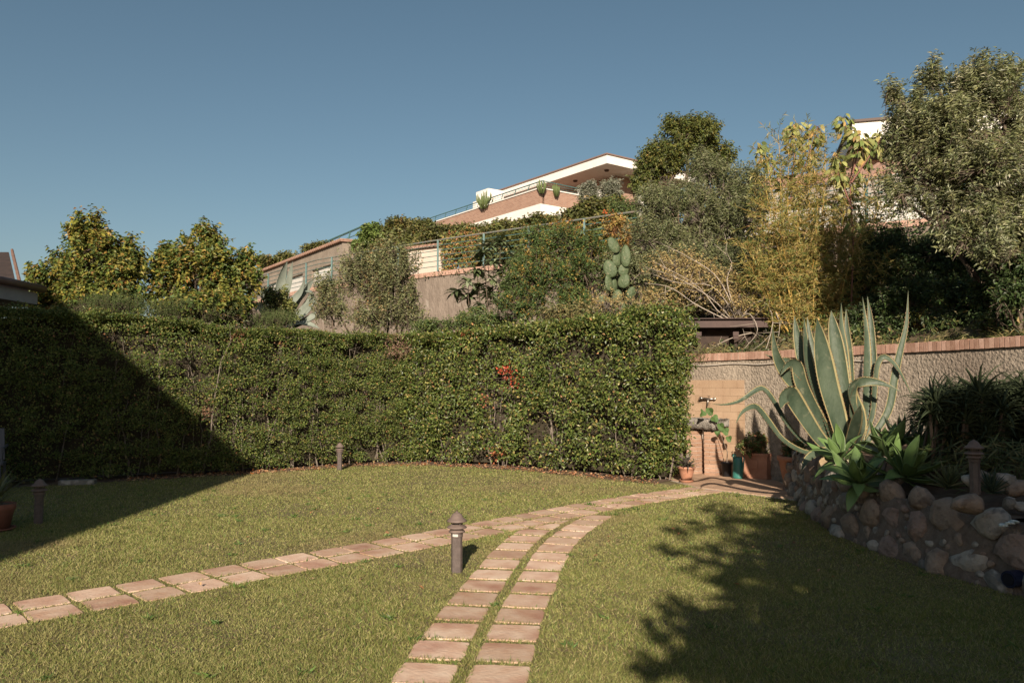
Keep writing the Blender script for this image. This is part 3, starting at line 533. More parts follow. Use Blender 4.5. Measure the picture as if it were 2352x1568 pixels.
# bamboo clump
def bamboo(seed=5):
    g = np.random.default_rng(seed); Y0 = 14.0; b = np.array(foot(1850, Y0)); T = thing('bamboo', 'golden caned bamboo clump with narrow yellow leaves behind the large agave', 'bamboo', tuple(b))
    A, B, ra, rb, P, D = [], [], [], [], [], []
    tops = [(2015, 470), (2045, 585), (2035, 640), (2000, 400), (1735, 450), (1750, 350), (1768, 520), (1900, 420), (1965, 430), (1980, 520), (1985, 600), (1712, 560), (1700, 640), (1975, 640), (1870, 330), (1830, 500), (1795, 300), (1830, 350), (1860, 290), (1890, 360), (1925, 400), (1760, 420), (1905, 310), (1845, 420), (1875, 450), (1945, 460), (1780, 480), (1740, 520), (1815, 330), (1960, 540), (1725, 600), (1850, 380), (1920, 480), (1800, 560), (1880, 560), (1935, 600)]
    for k, (px, py) in enumerate(tops):
        Y = Y0+g.uniform(-.4, .5); t = at(px+g.uniform(-8, 8), py, Y+g.uniform(-.3, .3)); p0 = b+np.array([((px-1850)*.35)/F_D*Y0, g.uniform(-.3, .4), 0]); n = 9; r = g.uniform(.009, .015)
        pts = [p0+(t-p0)*u+np.array([.12*math.sin(u*3+k), .1*math.cos(k+u*2), 0])*u*(1-u)*2 for u in np.linspace(0, 1, n+1)]
        for a in range(n):
            A.append(pts[a]); B.append(pts[a+1]); ra.append(r*(1-.08*a)); rb.append(r*(.92-.08*a))
            for _ in range(int(4+(a > 1)*6)):
                q = pts[a]+(pts[a+1]-pts[a])*g.uniform(); dd = nrm(g.normal(size=3)*[1, 1, .5]+[0, 0, .5]); L = g.uniform(.18, .6); e = q+dd*L-np.array([0, 0, .25*L*L])
                A.append(q); B.append(e); ra.append(.003); rb.append(.001)
                for u in g.uniform(.3, 1, 10): P.append(q+(e-q)*u); D.append(dd*.6+g.normal(0, .55, 3)+[0, 0, -.1])
    obj('canes', segs('canes', np.array(A)-b, np.array(B)-b, ra, rb, CANE, 5), T); P = np.array(P)-b; D = np.array(D); N = len(P)
    C = pick(g, [((.3, .27, .08), 4), ((.42, .34, .12), 3.5), ((.19, .21, .06), 4), ((.48, .35, .15), 2), ((.12, .16, .045), 3)], N)
    obj('foliage', leaves('foliage', P, D, g.normal(size=(N, 3))+[0, -.4, .6], g.uniform(.07, .14, N), g.uniform(.011, .018, N), C, LM, 'oval', .15), T)
bamboo()
# saplings with large drooping yellow green leaves
def sapling(label, stems, Y, seed, nleaf=16, red=True):
    g = np.random.default_rng(seed); px0 = stems[0][0][0]; b = np.array(foot(px0, Y)); T = thing('sapling', label, 'tree', tuple(b)); A, B, ra, rb, P, D = [], [], [], [], [], []
    for st in stems:
        pts = [at(x, y, Y+.1*i) for i, (x, y) in enumerate(st)]; pts[0] = b.copy() if st is stems[0] else pts[0]
        pp, s = resample(np.array(pts), .08); n = len(pp)
        for a in range(n-1): A.append(pp[a]); B.append(pp[a+1]); ra.append(.016*(1-.75*a/n)+.003); rb.append(.016*(1-.75*(a+1)/n)+.003)
        for a in range(int(n*.45), n):
            k = 4 if a < n-6 else 9
            for _ in range(k):
                d = nrm(g.normal(size=3)*[1, 1, .4]+[0, 0, .1]); q = pp[a]+d*g.uniform(.02, .14); A.append(pp[a]); B.append(q); ra.append(.003); rb.append(.002); P.append(q); D.append(d*.8+[0, 0, -.75])
    obj('trunk', segs('trunk', np.array(A)-b, np.array(B)-b, ra, rb, mat('red_bark', (.16, .07, .05), (.24, .12, .09), 9, .8), 5), T); P = np.array(P)-b; D = np.array(D); N = len(P)
    C = pick(g, [((.25, .26, .08), 5), ((.34, .32, .11), 3), ((.16, .2, .06), 3), ((.42, .27, .1), .5)], N)
    obj('crown', leaves('crown', P, D, g.normal(0, .7, (N, 3))+[0, -.8, .6], g.uniform(.12, .2, N), g.uniform(.055, .085, N), C, LM, 'long', .3), T)
sapling('slender sapling left of the bamboo top with big drooping yellow green leaves', [[(1830, 700), (1835, 560), (1815, 440), (1770, 380), (1735, 330)], [(1815, 440), (1825, 360), (1820, 300), (1825, 285)], [(1810, 470), (1850, 380), (1870, 320), (1880, 285)]], 14.6, 3)
sapling('slender red stemmed sapling between bamboo and olive tree, large yellowish leaves', [[(1955, 700), (1960, 560), (1952, 420), (1965, 340), (1940, 285), (1935, 265)], [(1955, 420), (1990, 370), (2015, 330), (2030, 310)], [(1958, 480), (1925, 400), (1920, 350)], [(1958, 400), (1975, 330), (1975, 295)]], 13.6, 4)

# ------------------------------------------------------------------ garden wall with brick coping, basin
def polywall(name, label, line, ztop, th, m, zb=-.1, copm=None, step=.065, coph=.125, copname='brick', every=1, cat='wall', zend=None, joined=False, bury=None):
    T = thing(name, label, cat, (line[0][0], line[0][1], 0)); o3 = np.array([line[0][0], line[0][1], 0]); mb = MB(); pts, s = resample(line, .25); pts = np.vstack([pts, line[-1]])
    tg = nrm(np.gradient(pts, axis=0)); nr = np.stack([-tg[:, 1], tg[:, 0]], 1); L = s[-1]; zt = np.interp(np.r_[s, L], [0, L], [ztop, zend if zend else ztop])
    V = []; n = len(pts)
    for k in range(n):
        zz = zt[k]
        a = pts[k]; b = pts[k]+nr[k]*th; V += [(*a, zb), (*a, zz), (*b, zz), (*b, zb)]
    F = []
    for k in range(n-1):
        for e in range(3): F.append((k*4+e, (k+1)*4+e, (k+1)*4+e+1, k*4+e+1))
    F += [(0, 1, 2, 3), tuple((n-1)*4+e for e in (3, 2, 1, 0))]
    mb.add([np.array(v)-o3 for v in V], F); mb.build('plaster', m, T)
    if copm:
        bp, bs = resample(line, step); tg = nrm(np.gradient(bp, axis=0)); shared = []; w = step-.010
        for q in range(6):
            b_ = MB(); b_.box((0, 0, 0), (w*random.uniform(.95, 1.03), th+.075, coph), 0); V = [np.array(v) for v in b_.v]; c = b_
            c.v = [(v[0]*(1-.0), v[1], v[2]+random.uniform(-.003, .003)) for v in V]; shared.append(c.mesh(copname, copm))
        jm = MB()
        for k in range(len(bp)):
            a = math.atan2(tg[k][1], tg[k][0]); nr_ = np.array([-tg[k][1], tg[k][0]]); z = np.interp(bs[k], [0, L], [ztop, zend if zend else ztop])
            c = bp[k]+nr_*(th/2)
            if joined: jm.box((c[0]-o3[0], c[1]-o3[1], z+coph/2), (w, th+.075, coph), a); continue
            o = obj(copname, shared[k % 6], T); o.location = (c[0]-o3[0], c[1]-o3[1], z+coph/2+.001+random.uniform(-.0025, .0025)); o.rotation_euler = (0, random.uniform(-.02, .02), a+random.uniform(-.02, .02))
        if joined: jm.build('coping', copm, T, kind='stuff')
        mm = MB()
        for k in range(0, len(pts)-1):
            a = pts[k]-o3[:2]-nrm(np.array([-(pts[k+1]-pts[k])[1], (pts[k+1]-pts[k])[0]]))*.026; b = pts[k+1]-o3[:2]-nrm(np.array([-(pts[k+1]-pts[k])[1], (pts[k+1]-pts[k])[0]]))*.026; q = nrm(np.array([-(b-a)[1], (b-a)[0]]))*(th+.055)
            z0, z1 = zt[k]+.002, zt[k]+coph-.012; mm.hexa([(*a, z0), (*b, z0), (*(b+q), z0), (*(a+q), z0), (*a, z1), (*b, z1), (*(b+q), z1), (*(a+q), z1)])
        mm.build('mortar', MORT, T)
    return T
WLv = WL[1:]
polywall('garden_wall', 'rough plastered garden wall topped with upright bricks behind the agave', WLv, 1.9, .24, PLAST, copm=BRICK, zend=2.08)
# fountain basin
a_ = nrm(np.array([1.1, -1.1])); n_ = np.array([-.70711, -.70711]); C0 = np.array([3.428, 13.472]); FR = math.atan2(a_[1], a_[0])
def fl(u, v, z): return (C0[0]+a_[0]*u+n_[0]*v, C0[1]+a_[1]*u+n_[1]*v, z)     # along the wall, out of the wall
fo = thing('wall_basin', 'stone trough basin on two brick piers under a tap', 'basin', (C0[0], C0[1], 0), FR)
def loc(u, v, z): return (u, -v, z)
panel = thing('tiled_panel', 'ochre tiled splash panel on the wall behind the stone basin', 'panel', (C0[0], C0[1], 0), FR)
mb = MB(); mb.box((0.03, -.008, .80), (1.19, .014, 1.6)); mb.build('backing', mat('tile_grout', (.28, .19, .13), (.34, .24, .17), 12, .9), panel)
PT = mat('panel_tile', (.34, .23, .15), (.42, .3, .2), 3, .8, .2, 40, rnd=.06); tm = []
for w in (.262, .12):
    b_ = MB(); b_.box((0, 0, 0), (w, .012, .131)); tm.append(b_.mesh('tile', PT))
for r_ in range(12):
    u = -.565 + (0 if r_ % 2 else -.13)
    while u < .63:
        lo, hi = max(u, -.565), min(u+.266, .625)
        if hi-lo > .03:
            b_ = MB(); b_.box((0, 0, 0), (hi-lo-.005, .012, .130)); o = obj('tile', tm[0] if hi-lo > .26 else b_.mesh('tile', PT), panel); o.location = ((lo+hi)/2, -.0195+random.uniform(0, .001), .0675+.1335*r_)
        u += .266
for u0 in (-.215, .13):
    for k in range(11):
        sh = (k % 2)
        for q, (du, w) in enumerate(((-.068, .124), (.068, .124)) if sh else ((0, .262),)):
            b_ = MB(); b_.box((0, 0, 0), (w*.78 if not sh else .1, .26, .058)); o = b_.build('brick', BRICK2, fo)
            o.location = (u0+(du*.78 if sh else 0), -.175+random.uniform(-.003, .003), .032+.0675*k); o.rotation_euler = (0, 0, random.uniform(-.015, .015))
    b_ = MB(); b_.box((u0, -.173, .375), (.19, .244, .742)); b_.build('mortar', mat('white_mortar', (.6, .55, .48), (.68, .63, .56), 30, .9), fo)
# trough
g = np.random.default_rng(8); nx_, nz_ = 26, 7; V = []; F = []
prof = [(.30, .762), (.37, .775), (.415, .83), (.43, .9), (.425, .945), (.395, .955), (.35, .952), (.33, .90), (.12, .90), (.10, .952), (.03, .955), (.03, .762)]
for i in range(nx_+1):
    u = -.35+.70*i/nx_; e = 1-.35*max(0, abs(u/.35)-.8)/.2
    for (v, z) in prof:
        inn = z == .90; zz = .955-(.955-z)*(e if z < .9 else 1); zz = .95 if inn and (i < 3 or i > nx_-3) else zz; V.append(np.array(loc(u, .03+(v-.03)*(1 if abs(u) < .3 else .93), zz))+g.normal(0, .005, 3)*[1, 1, 1])
n = len(prof)
for i in range(nx_):
    for j in range(n): F.append((i*n+j, i*n+(j+1) % n, (i+1)*n+(j+1) % n, (i+1)*n+j))
F += [tuple(range(n)), tuple(nx_*n+j for j in range(n-1, -1, -1))]
mb = MB(); mb.add(V, [f[::-1] for f in F]); mb.build('trough', mat('carved_stone', (.17, .155, .135), (.34, .31, .27), 9, .95, 1.0, 26, stretch=(2.5, 2.5, 1), c3=(.4, .37, .32), s3=14), fo, smooth=True)
mb = MB(); mb.tube([loc(-.045, .2, .77), loc(-.045, .2, .66), loc(-.02, .19, .42)], .024, 10); mb.build('drain_pipe', mat('white_plastic', (.75, .72, .66), None, rough=.5), fo, smooth=True)
tap = thing('tap', 'brass garden tap with cross handle above the stone basin', 'tap', fl(-.02, 0, 1.26), FR)
mb = MB(); mb.tube([(.1, -.02, .02), (.1, -.05, .02)], .03, 12); mb.tube([(.1, -.05, .02), (.02, -.07, .02), (-.1, -.09, .03)], .017, 8); mb.tube([(0, -.075, .02), (0, -.085, -.03), (0, -.1, -.1)], [.016, .013, .011], 8); mb.tube([(-.1, -.09, .03), (-.14, -.1, .03)], .024, 8); mb.build('spout', CHROME, tap, smooth=True)
mb = MB()
for q in range(2): mb.tube([(-.15+.0*q, -.1-.03*math.cos(q*1.57), .03-.03*math.sin(q*1.57)), (-.15, -.1+.03*math.cos(q*1.57), .03+.03*math.sin(q*1.57))], .006, 6)
for q in range(2): mb.tube([(.02-.028*math.cos(q*1.57), -.085, .055+.012), (.02+.028*math.cos(q*1.57), -.085-.028*math.sin(q*1.57), .067)], .005, 6)
mb.tube([(.02, -.08, .02), (.02, -.085, .07)], .007, 6); mb.tube([(.04, -.09, .01), (.045, -.1, -.09), (.04, -.1, -.16)], .002, 4); mb.tube([(.04, -.1, -.15), (.04, -.1, -.18)], .014, 6); mb.build('handle', mat('dark_iron', (.12, .08, .06), None, rough=.6), tap)
pipe = MB(); pl = []
pw, _ = resample(WLv[1:4], .15)
tgp = nrm(np.gradient(pw, axis=0))
for k in range(len(pw)):
    q = pw[k]-np.array([-tgp[k][1], tgp[k][0]])*.02; pl.append((q[0], q[1], 1.865+.012*math.sin(k*.9)))
pipe.tube(pl, .011, 6); pipe.build('water_pipe', mat('pale_pipe', (.5, .45, .38), (.4, .35, .3), 6, .6), smooth=True, label='thin pale water pipe running under the brick coping', cat='pipe')
# dark roof above
c = at(1672, 742, 14.0); sr = thing('lean_to_roof', 'low brown metal roof edge above the wall at the hedge end', 'roof', (c[0], c[1], c[2]), R(-4))
mb = MB(); mb.box((-.1, .7, 0.02), (1.55, 1.5, .06)); mb.build('roof_sheet', BROWN, sr)
mb = MB(); mb.box((-.1, -.06, -.005), (1.56, .02, .15)); mb.box((-.1, -.09, -.075), (1.56, .05, .018)); mb.box((-.1, -.11, .075), (1.56, .06, .014)); mb.build('gutter', BROWN, sr)
mb = MB(); mb.box((-.1, .75, -.32), (1.3, 1.1, .52)); mb.build('shed_box', mat('dark_timber', (.035, .025, .02), (.06, .04, .03), 8, .8), sr)
for q in (-.55, .1):
    mb = MB(); mb.box((q, .0, -.2), (.1, .36, .07)); mb.box((q, -.06, -.265), (.09, .22, .06)); mb.build('bracket', BROWN, sr)

# ------------------------------------------------------------------ pots by the basin
def potp(name, label, p, prof, m, n=24, cat='pot', saucer=None, group=None):
    T = thing(name, label, cat, p, group=group); mb = MB(); mb.lathe(prof, n); mb.build('pot_body', m, T, smooth=True); r = prof[-3][0]
    mb = MB(); mb.lathe([(r*.8, prof[-3][1]-.02), (r*.8, prof[-3][1]-.012)], n); mb.build('soil', SOIL, T)
    if saucer:
        mb = MB(); mb.lathe([(saucer*.85, 0), (saucer, .022), (saucer, .032), (saucer*.9, .03), (saucer*.85, .012)], n); mb.build('saucer', m, T)
    return T
PP = [(.075, .03), (.085, .06), (.11, .15), (.125, .2), (.135, .205), (.137, .235), (.12, .236), (.108, .2)]
g0 = gnd(1577, 1109); potp('flower_pot', 'ribbed terracotta pot on a saucer at the hedge corner', (g0[0], g0[1], .022), PP, TERRA, saucer=.11)
def spiky(name, label, p, n, L, w, pal, seed, m=LM, tilt=(.2, 1.3), parent_name='foliage', curl=.3):
    g = np.random.default_rng(seed); T = thing(name, label, 'plant', tuple(p)); a = g.uniform(0, 6.28, n); e = g.uniform(tilt[0], tilt[1], n)
    D = np.stack([np.cos(a)*np.sin(e), np.sin(a)*np.sin(e), np.cos(e)], 1); N_ = np.stack([-np.cos(a)*np.cos(e), -np.sin(a)*np.cos(e), np.sin(e)], 1)
    C = pick(g, pal, n, .2); obj(parent_name, leaves(parent_name, D*.01, D, N_, L*g.uniform(.6, 1.1, n), w*g.uniform(.8, 1.2, n), C, m, 'long', curl), T); return T
spiky('bromeliad', 'grey brown rosette plant growing in the ribbed pot', (g0[0], g0[1], .235), 70, .26, .035, [((.16, .13, .11), 3), ((.24, .2, .17), 3), ((.1, .1, .08), 2)], 3)
g0 = gnd(1669, 1096); potp('flower_pot', 'small black plastic pot between brick pier and green watering can', (g0[0], g0[1], .02), [(.07, 0), (.085, .2), (.095, .2), (.095, .23), (.085, .232), (.08, .2)], mat('black_plastic', (.03, .03, .034), None, rough=.5))
g0 = gnd(1695, 1101); T = thing('watering_can', 'tall green plastic watering can standing against the wall', 'watering can', (g0[0], g0[1], .02), FR)
GP = mat('green_plastic', (.035, .16, .135), (.05, .2, .165), 4, .4, spec=.5)
mb = MB(); mb.lathe([(.082, 0), (.09, .012), (.088, .03), (.083, .2), (.078, .33), (.07, .34), (.066, .33)], 24, sx=1, sy=.8); mb.build('body', GP, T, smooth=True)
mb = MB(); mb.tube([(-.02, 0, .32), (-.05, 0, .39), (-.075, 0, .385), (-.08, 0, .30)], .011, 8); mb.build('handle', GP, T, smooth=True)
mb = MB(); mb.tube([(.07, 0, .06), (.11, -.02, .2), (.135, -.04, .36)], [.018, .013, .01], 8); mb.build('spout', GP, T, smooth=True)
g0 = gnd(1742, 1100); T = thing('planter', 'long rectangular terracotta planter beside the watering can', 'planter', (g0[0], g0[1], .02), FR)
mb = MB(); mb.box((0, 0, .23), (.40, .22, .34), top=1.08); mb.box((0, 0, .385), (.46, .27, .04)); mb.build('trough', TERRA, T)
mb = MB(); mb.box((0, 0, .03), (.42, .24, .06)); mb.build('foot', TERRA, T)
mb = MB(); mb.box((-.02, -.128, .23), (.16, .006, .14)); mb.build('relief', TERRA, T)
c = np.array([g0[0], g0[1], .42])
plant('potted_shrub', 'bushy red tinged green plant spilling from the terracotta planter', 'shrub', c, [(c+[-.12, 0, .1], (.2, .2, .17)), (c+[.14, .02, .18], (.24, .22, .2)), (c+[.38, -.05, .08], (.24, .2, .18)), (c+[.6, -.1, -.06], (.2, .2, .16))], 230, .14, 13, .045, .03,
      [((.1, .15, .04), 5), ((.16, .19, .06), 3), ((.36, .16, .1), 2.4), ((.06, .09, .03), 2)], LG, seed=33, trunk_r=.015, twig_r=.003, core=.3)
g0 = gnd(1828, 1122); T = potp('flower_pot', 'large terracotta pot in the shade against the stone bed', (g0[0], g0[1], .01), [(.15, 0), (.2, .2), (.235, .4), (.26, .41), (.26, .47), (.23, .472), (.21, .4)], TERRA, 28)
plant('potted_shrub', 'dark leafy plant in the large shaded terracotta pot', 'shrub', (g0[0], g0[1], .42), [((g0[0], g0[1], .56), (.24, .24, .14))], 60, .14, 12, .045, .028, [((.09, .13, .04), 4), ((.3, .14, .08), 1)], LG, seed=34, trunk_r=.01, twig_r=.003)
# fig shoot
g = np.random.default_rng(44); b = np.array(fl(.42, .28, .02)); T = thing('fig_shoot', 'young fig shoot with three lobed leaves beside the basin', 'plant', tuple(b))
p = [b, b+[.02, -.02, .4], b+[-.12, -.05, .75], b+[-.28, -.1, 1.05]]; mb = MB(); mb.tube([q-b for q in p], [.008, .007, .006, .004], 5); mb.build('stem', BARKG, T)
for k, (o_, s_) in enumerate((((-.28, -.1, 1.07), .13), ((-.4, -.1, 1.04), .12), ((-.2, -.1, .95), .12), ((-.1, -.08, .82), .13), ((-.02, -.06, .74), .12), ((-.17, -.12, .7), .11), ((.04, -.05, .62), .1))):
    V = [(0, 0, 0)]; n = 15
    for i in range(n):
        a = 2*math.pi*i/n; r = s_*(.55+.45*abs(math.cos(a*1.5-0)))*.62; V.append((r*math.cos(a), -.02*math.cos(2*a), r*math.sin(a)))
    mb = MB(); mb.add(V, [(0, i+1, (i+1) % n+1) for i in range(n)]); o = mb.build('leaf', mat('fig_green', (.06, .11, .035), (.09, .15, .045), 9, .6), T); o.location = o_; o.rotation_euler = (random.uniform(-.5, .3), random.uniform(-.9, .9), random.uniform(-.8, .8))

# ------------------------------------------------------------------ raised stone bed
bp, bs = resample(BED, .08); btg = nrm(np.gradient(bp, axis=0)); bn = np.stack([btg[:, 1], -btg[:, 0]], 1)   # outward to the lawn
bn = np.where((bn@np.array([-1, 0.0]))[:, None] < 0, -bn, bn) if False else bn
if bn[len(bn)//2][0] > 0: bn = -bn
BH = .5
sb = thing('stone_bed_wall', 'low curved retaining wall of rounded field stones in mortar', 'stone wall', (3.5, 7, 0)); so = np.array([3.5, 7, 0])
V = []; F = []; zs = np.linspace(-.03, BH, 8); g = np.random.default_rng(10)
for k in range(len(bp)):
    for j, z in enumerate(zs):
        q = bp[k]+bn[k]*(.0-.14*z/BH+g.normal(0, .013)); V.append(np.array([*q, z+g.normal(0, .006)])-so)
    V.append(np.array([*(bp[k]-bn[k]*.42), BH-.01])-so)
m_ = len(zs)+1
for k in range(len(bp)-1):
    for j in range(m_-1): F.append((k*m_+j, (k+1)*m_+j, (k+1)*m_+j+1, k*m_+j+1))
obj('mortar', npmesh('mortar', np.array(V), [np.array(F)], MORTB, smooth=True), sb)
def stonemesh(seed, m):
    import bmesh
    g = np.random.default_rng(seed); bm = bmesh.new(); bmesh.ops.create_icosphere(bm, subdivisions=2, radius=1)
    P = np.array([v.co for v in bm.verts]); d = 1+.13*wav(P, 1.7, seed, 6)+.05*wav(P, 5, seed+50, 6)
    for _ in range(8):
        n = nrm(g.normal(size=3)); h = g.uniform(.55, .84); s = P@n; d = np.where(s > h*.9, d*(h*.9/np.maximum(s, .01))**.6, d)
    for v, q in zip(bm.verts, d): v.co = v.co*float(q)
    me = bpy.data.meshes.new('stone'); bm.to_mesh(me); bm.free(); me.materials.append(m); me.polygons.foreach_set('use_smooth', [seed % 2 == 1]*len(me.polygons)); return me
SM = [stonemesh(300+k, STONEM[k % 4]) for k in range(14)]
placed = []; g = np.random.default_rng(17)
for t in range(9000):
    s = g.uniform(.4, bs[-1]-.2); z = g.uniform(.0, BH+.03); r = g.choice([.19, .16, .13, .1, .075], p=[.4, .3, .17, .08, .05]) if t < 3500 else g.choice([.07, .05, .038])
    if s < 1.2 and t < 3500: r *= .85
    if all(math.hypot((s-a)/1.12, (z-b_)*1.15) > .75*(r+c_) for a, b_, c_ in placed): placed.append((s, z, r))
    if len(placed) > 260: break
for k, (s, z, r) in enumerate(placed):
    i = min(int(s/.08), len(bp)-1); q = bp[i]+bn[i]*(.0-.14*z/BH-r*.12); o = obj('stone', SM[k % 14], sb); a = math.atan2(btg[i][1], btg[i][0])
    o.location = Vector((q[0], q[1], z))-Vector(so); o.rotation_euler = (g.uniform(-.3, .3), g.uniform(-.5, .5), a+g.uniform(-.2, .2)); o.scale = (r*g.uniform(1.0, 1.25), r*.55, r*g.uniform(.75, .95))
# soil in the bed
inner = [bp[k]-bn[k]*.1 for k in range(0, len(bp), 3)]; back = [np.array(p) for p in WL[3:8]][::-1]
def bedz(x, y): 
    dd = np.min(np.linalg.norm(bp-np.array([x, y]), axis=1)); return BH-.03+.34*min(1, dd/2.0)+.02*math.sin(x*9+y*7)
gx, gy = np.meshgrid(np.arange(3.2, 7.8, .14), np.arange(2.7, 12.8, .14), indexing='ij'); Vs = []; idx = -np.ones(gx.shape, int)
def inbed(x, y):
    poly = inner+back; ins = False; n = len(poly)
    for a in range(n):
        x1, y1 = poly[a]; x2, y2 = poly[(a+1) % n]
        if (y1 > y) != (y2 > y) and x < (x2-x1)*(y-y1)/(y2-y1)+x1: ins = not ins
    return ins
for i in range(gx.shape[0]):
    for j in range(gx.shape[1]):
        if inbed(gx[i, j], gy[i, j]): idx[i, j] = len(Vs); Vs.append((gx[i, j], gy[i, j], bedz(gx[i, j], gy[i, j])+g.normal(0, .01)))
F = [(idx[i, j], idx[i+1, j], idx[i+1, j+1], idx[i, j+1]) for i in range(gx.shape[0]-1) for j in range(gx.shape[1]-1) if min(idx[i, j], idx[i+1, j], idx[i+1, j+1], idx[i, j+1]) >= 0]
obj('bed_soil', npmesh('bed_soil', np.array(Vs), [np.array(F)], SOIL, smooth=True), kind='structure')
# loose stones lying on the bed: label, px, py, depth, size
for k, (px, py, Y, r, lab, mi) in enumerate(((2225, 1105, 6.35, .085, 'rounded pale stone left of the lamp foot on the raised bed', 3), (2262, 1098, 6.5, .09, 'rounded stone right of the lamp foot on the raised bed', 1), (2218, 1155, 6.15, .13, 'large split pale stone in front of the bed lamp', 3), (2300, 1112, 6.5, .12, 'flat grey stone behind the dark aloe', 0),
        (2330, 1124, 6.4, .1, 'long grey stone at the right beyond the dark aloe', 0), (2318, 1152, 6.2, .07, 'small tan stone right of the dark aloe', 1), (2345, 1160, 6.2, .06, 'small pale stone near the white painted pebbles', 3))):
    c = at(px, py, Y); c[2] = max(c[2], bedz(c[0], c[1])+r*.25); o = obj('stone', SM[(k*3+3) % 14], label=lab, cat='stone'); o.location = c; o.scale = (r*1.2, r, r*.75); o.rotation_euler = (.1*k, .2, k)
WP = mat('painted_pebble', (.75, .76, .74), (.2, .33, .33), 55, .5)
for k, (px, py) in enumerate(((2303, 1152), (2322, 1155), (2330, 1166), (2318, 1174), (2302, 1180))):
    c = at(px, py, 5.95); c[2] = bedz(c[0], c[1])+.02; mb = MB(); mb.lathe([(.02, -.008), (.036, 0), (.03, .009), (.012, .012)], 12, sy=.7); o = mb.build('pebble', WP, smooth=True, label=('painted pebble farthest back in the short curved row on the bed', 'larger painted pebble, second from the back of the row', 'painted pebble in the middle of the curved row', 'painted pebble second from the front of the row', 'painted pebble lying nearest the lawn at the row end')[k], cat='pebble', group='painted pebbles on the bed'); o.location = c; o.rotation_euler = (.3, 0, k)
# round dark blue fitting in the wall
c = at(2292, 1326, 5.75); i = np.argmin(np.linalg.norm(bp-c[:2], axis=1)); q = bp[i]+bn[i]*.03
wl = thing('wall_light', 'round dark blue light fitting set low in the stone wall', 'light', (q[0], q[1], .12), math.atan2(bn[i][1], bn[i][0]))
mb = MB(); mb.tube([(-.08, 0, 0), (.035, 0, 0)], .062, 20); mb.build('housing', mat('dark_blue', (.015, .02, .05), None, rough=.4), wl)
mb = MB(); mb.tube([(.035, 0, 0), (.042, 0, 0)], .045, 20); mb.build('lens', mat('dark_lens', (.02, .02, .03), None, rough=.1, spec=.6), wl)

# ------------------------------------------------------------------ bollard lamps
def bollard(label, p, s=1.0, sticker=False, rz=0.0):
    T = thing('bollard_lamp', label, 'lamp', p, rz, group='bollard garden lamps'); 
    mb = MB(); mb.lathe([(.047, 0), (.046, .292), (.043, .297)], 8); mb.build('post', LAMPM, T)
    mb = MB(); mb.lathe([(.048, .29), (.05, .296), (.05, .322), (.046, .328), (.04, .33)], 20); mb.build('collar', LAMPM, T)
    for z, r in ((.333, .07), (.368, .084)):
        mb = MB(); mb.lathe([(.04, z+.004), (r-.004, z-.004), (r, z), (r*.82, z+.013), (.052, z+.021), (.044, z+.026)], 26); mb.build('louvre', LAMPC, T, smooth=True)
    mb = MB(); mb.lathe([(.033, .33), (.033, .43)], 16); mb.build('diffuser', mat('lamp_glass', (.16, .15, .14), None, rough=.3), T, smooth=True)
    for k in range(4):
        a = k*math.pi/2+.6; mb = MB(); mb.tube([(.05*math.cos(a), .05*math.sin(a), .34), (.05*math.cos(a), .05*math.sin(a), .43)], .006, 6); mb.build('rod', LAMPM, T)
    mb = MB(); mb.lathe([(.04, .424), (.082, .416), (.086, .42), (.07, .436), (.056, .444), (.05, .456), (.036, .477), (.02, .488), (.012, .49), (.009, .497), (.004, .5)], 28); mb.build('cap', LAMPC, T, smooth=True)
    if sticker:
        mb = MB(); V = []
        for i in range(5):
            a = R(-128)+i*R(13); V += [(.0512*math.cos(a), .0512*math.sin(a), .299), (.0512*math.cos(a), .0512*math.sin(a), .320)]
        mb.add(V, [(2*i, 2*i+2, 2*i+3, 2*i+1) for i in range(4)]); mb.build('label_sticker', mat('sticker', (.62, .6, .55), (.4, .38, .35), 200, .6), T)
    T.scale = (s, s, s); return T
p = gnd(1049, 1314); bollard('brown bollard lamp standing on the lawn where the two paths meet', (p[0], p[1], 0), 1.0, True)
p = gnd(780, 1079); bollard('brown bollard lamp at the foot of the hedge beyond the lawn', (p[0], p[1], 0), .98)
p = gnd(88, 1203); bollard('brown bollard lamp in the dark shade at the left side of the lawn', (p[0], p[1], 0), 1.0)
p = at(2240, 1125, 6.25); bollard('brown bollard lamp standing among stones on the raised bed', (p[0], p[1], p[2]-.03), .86)

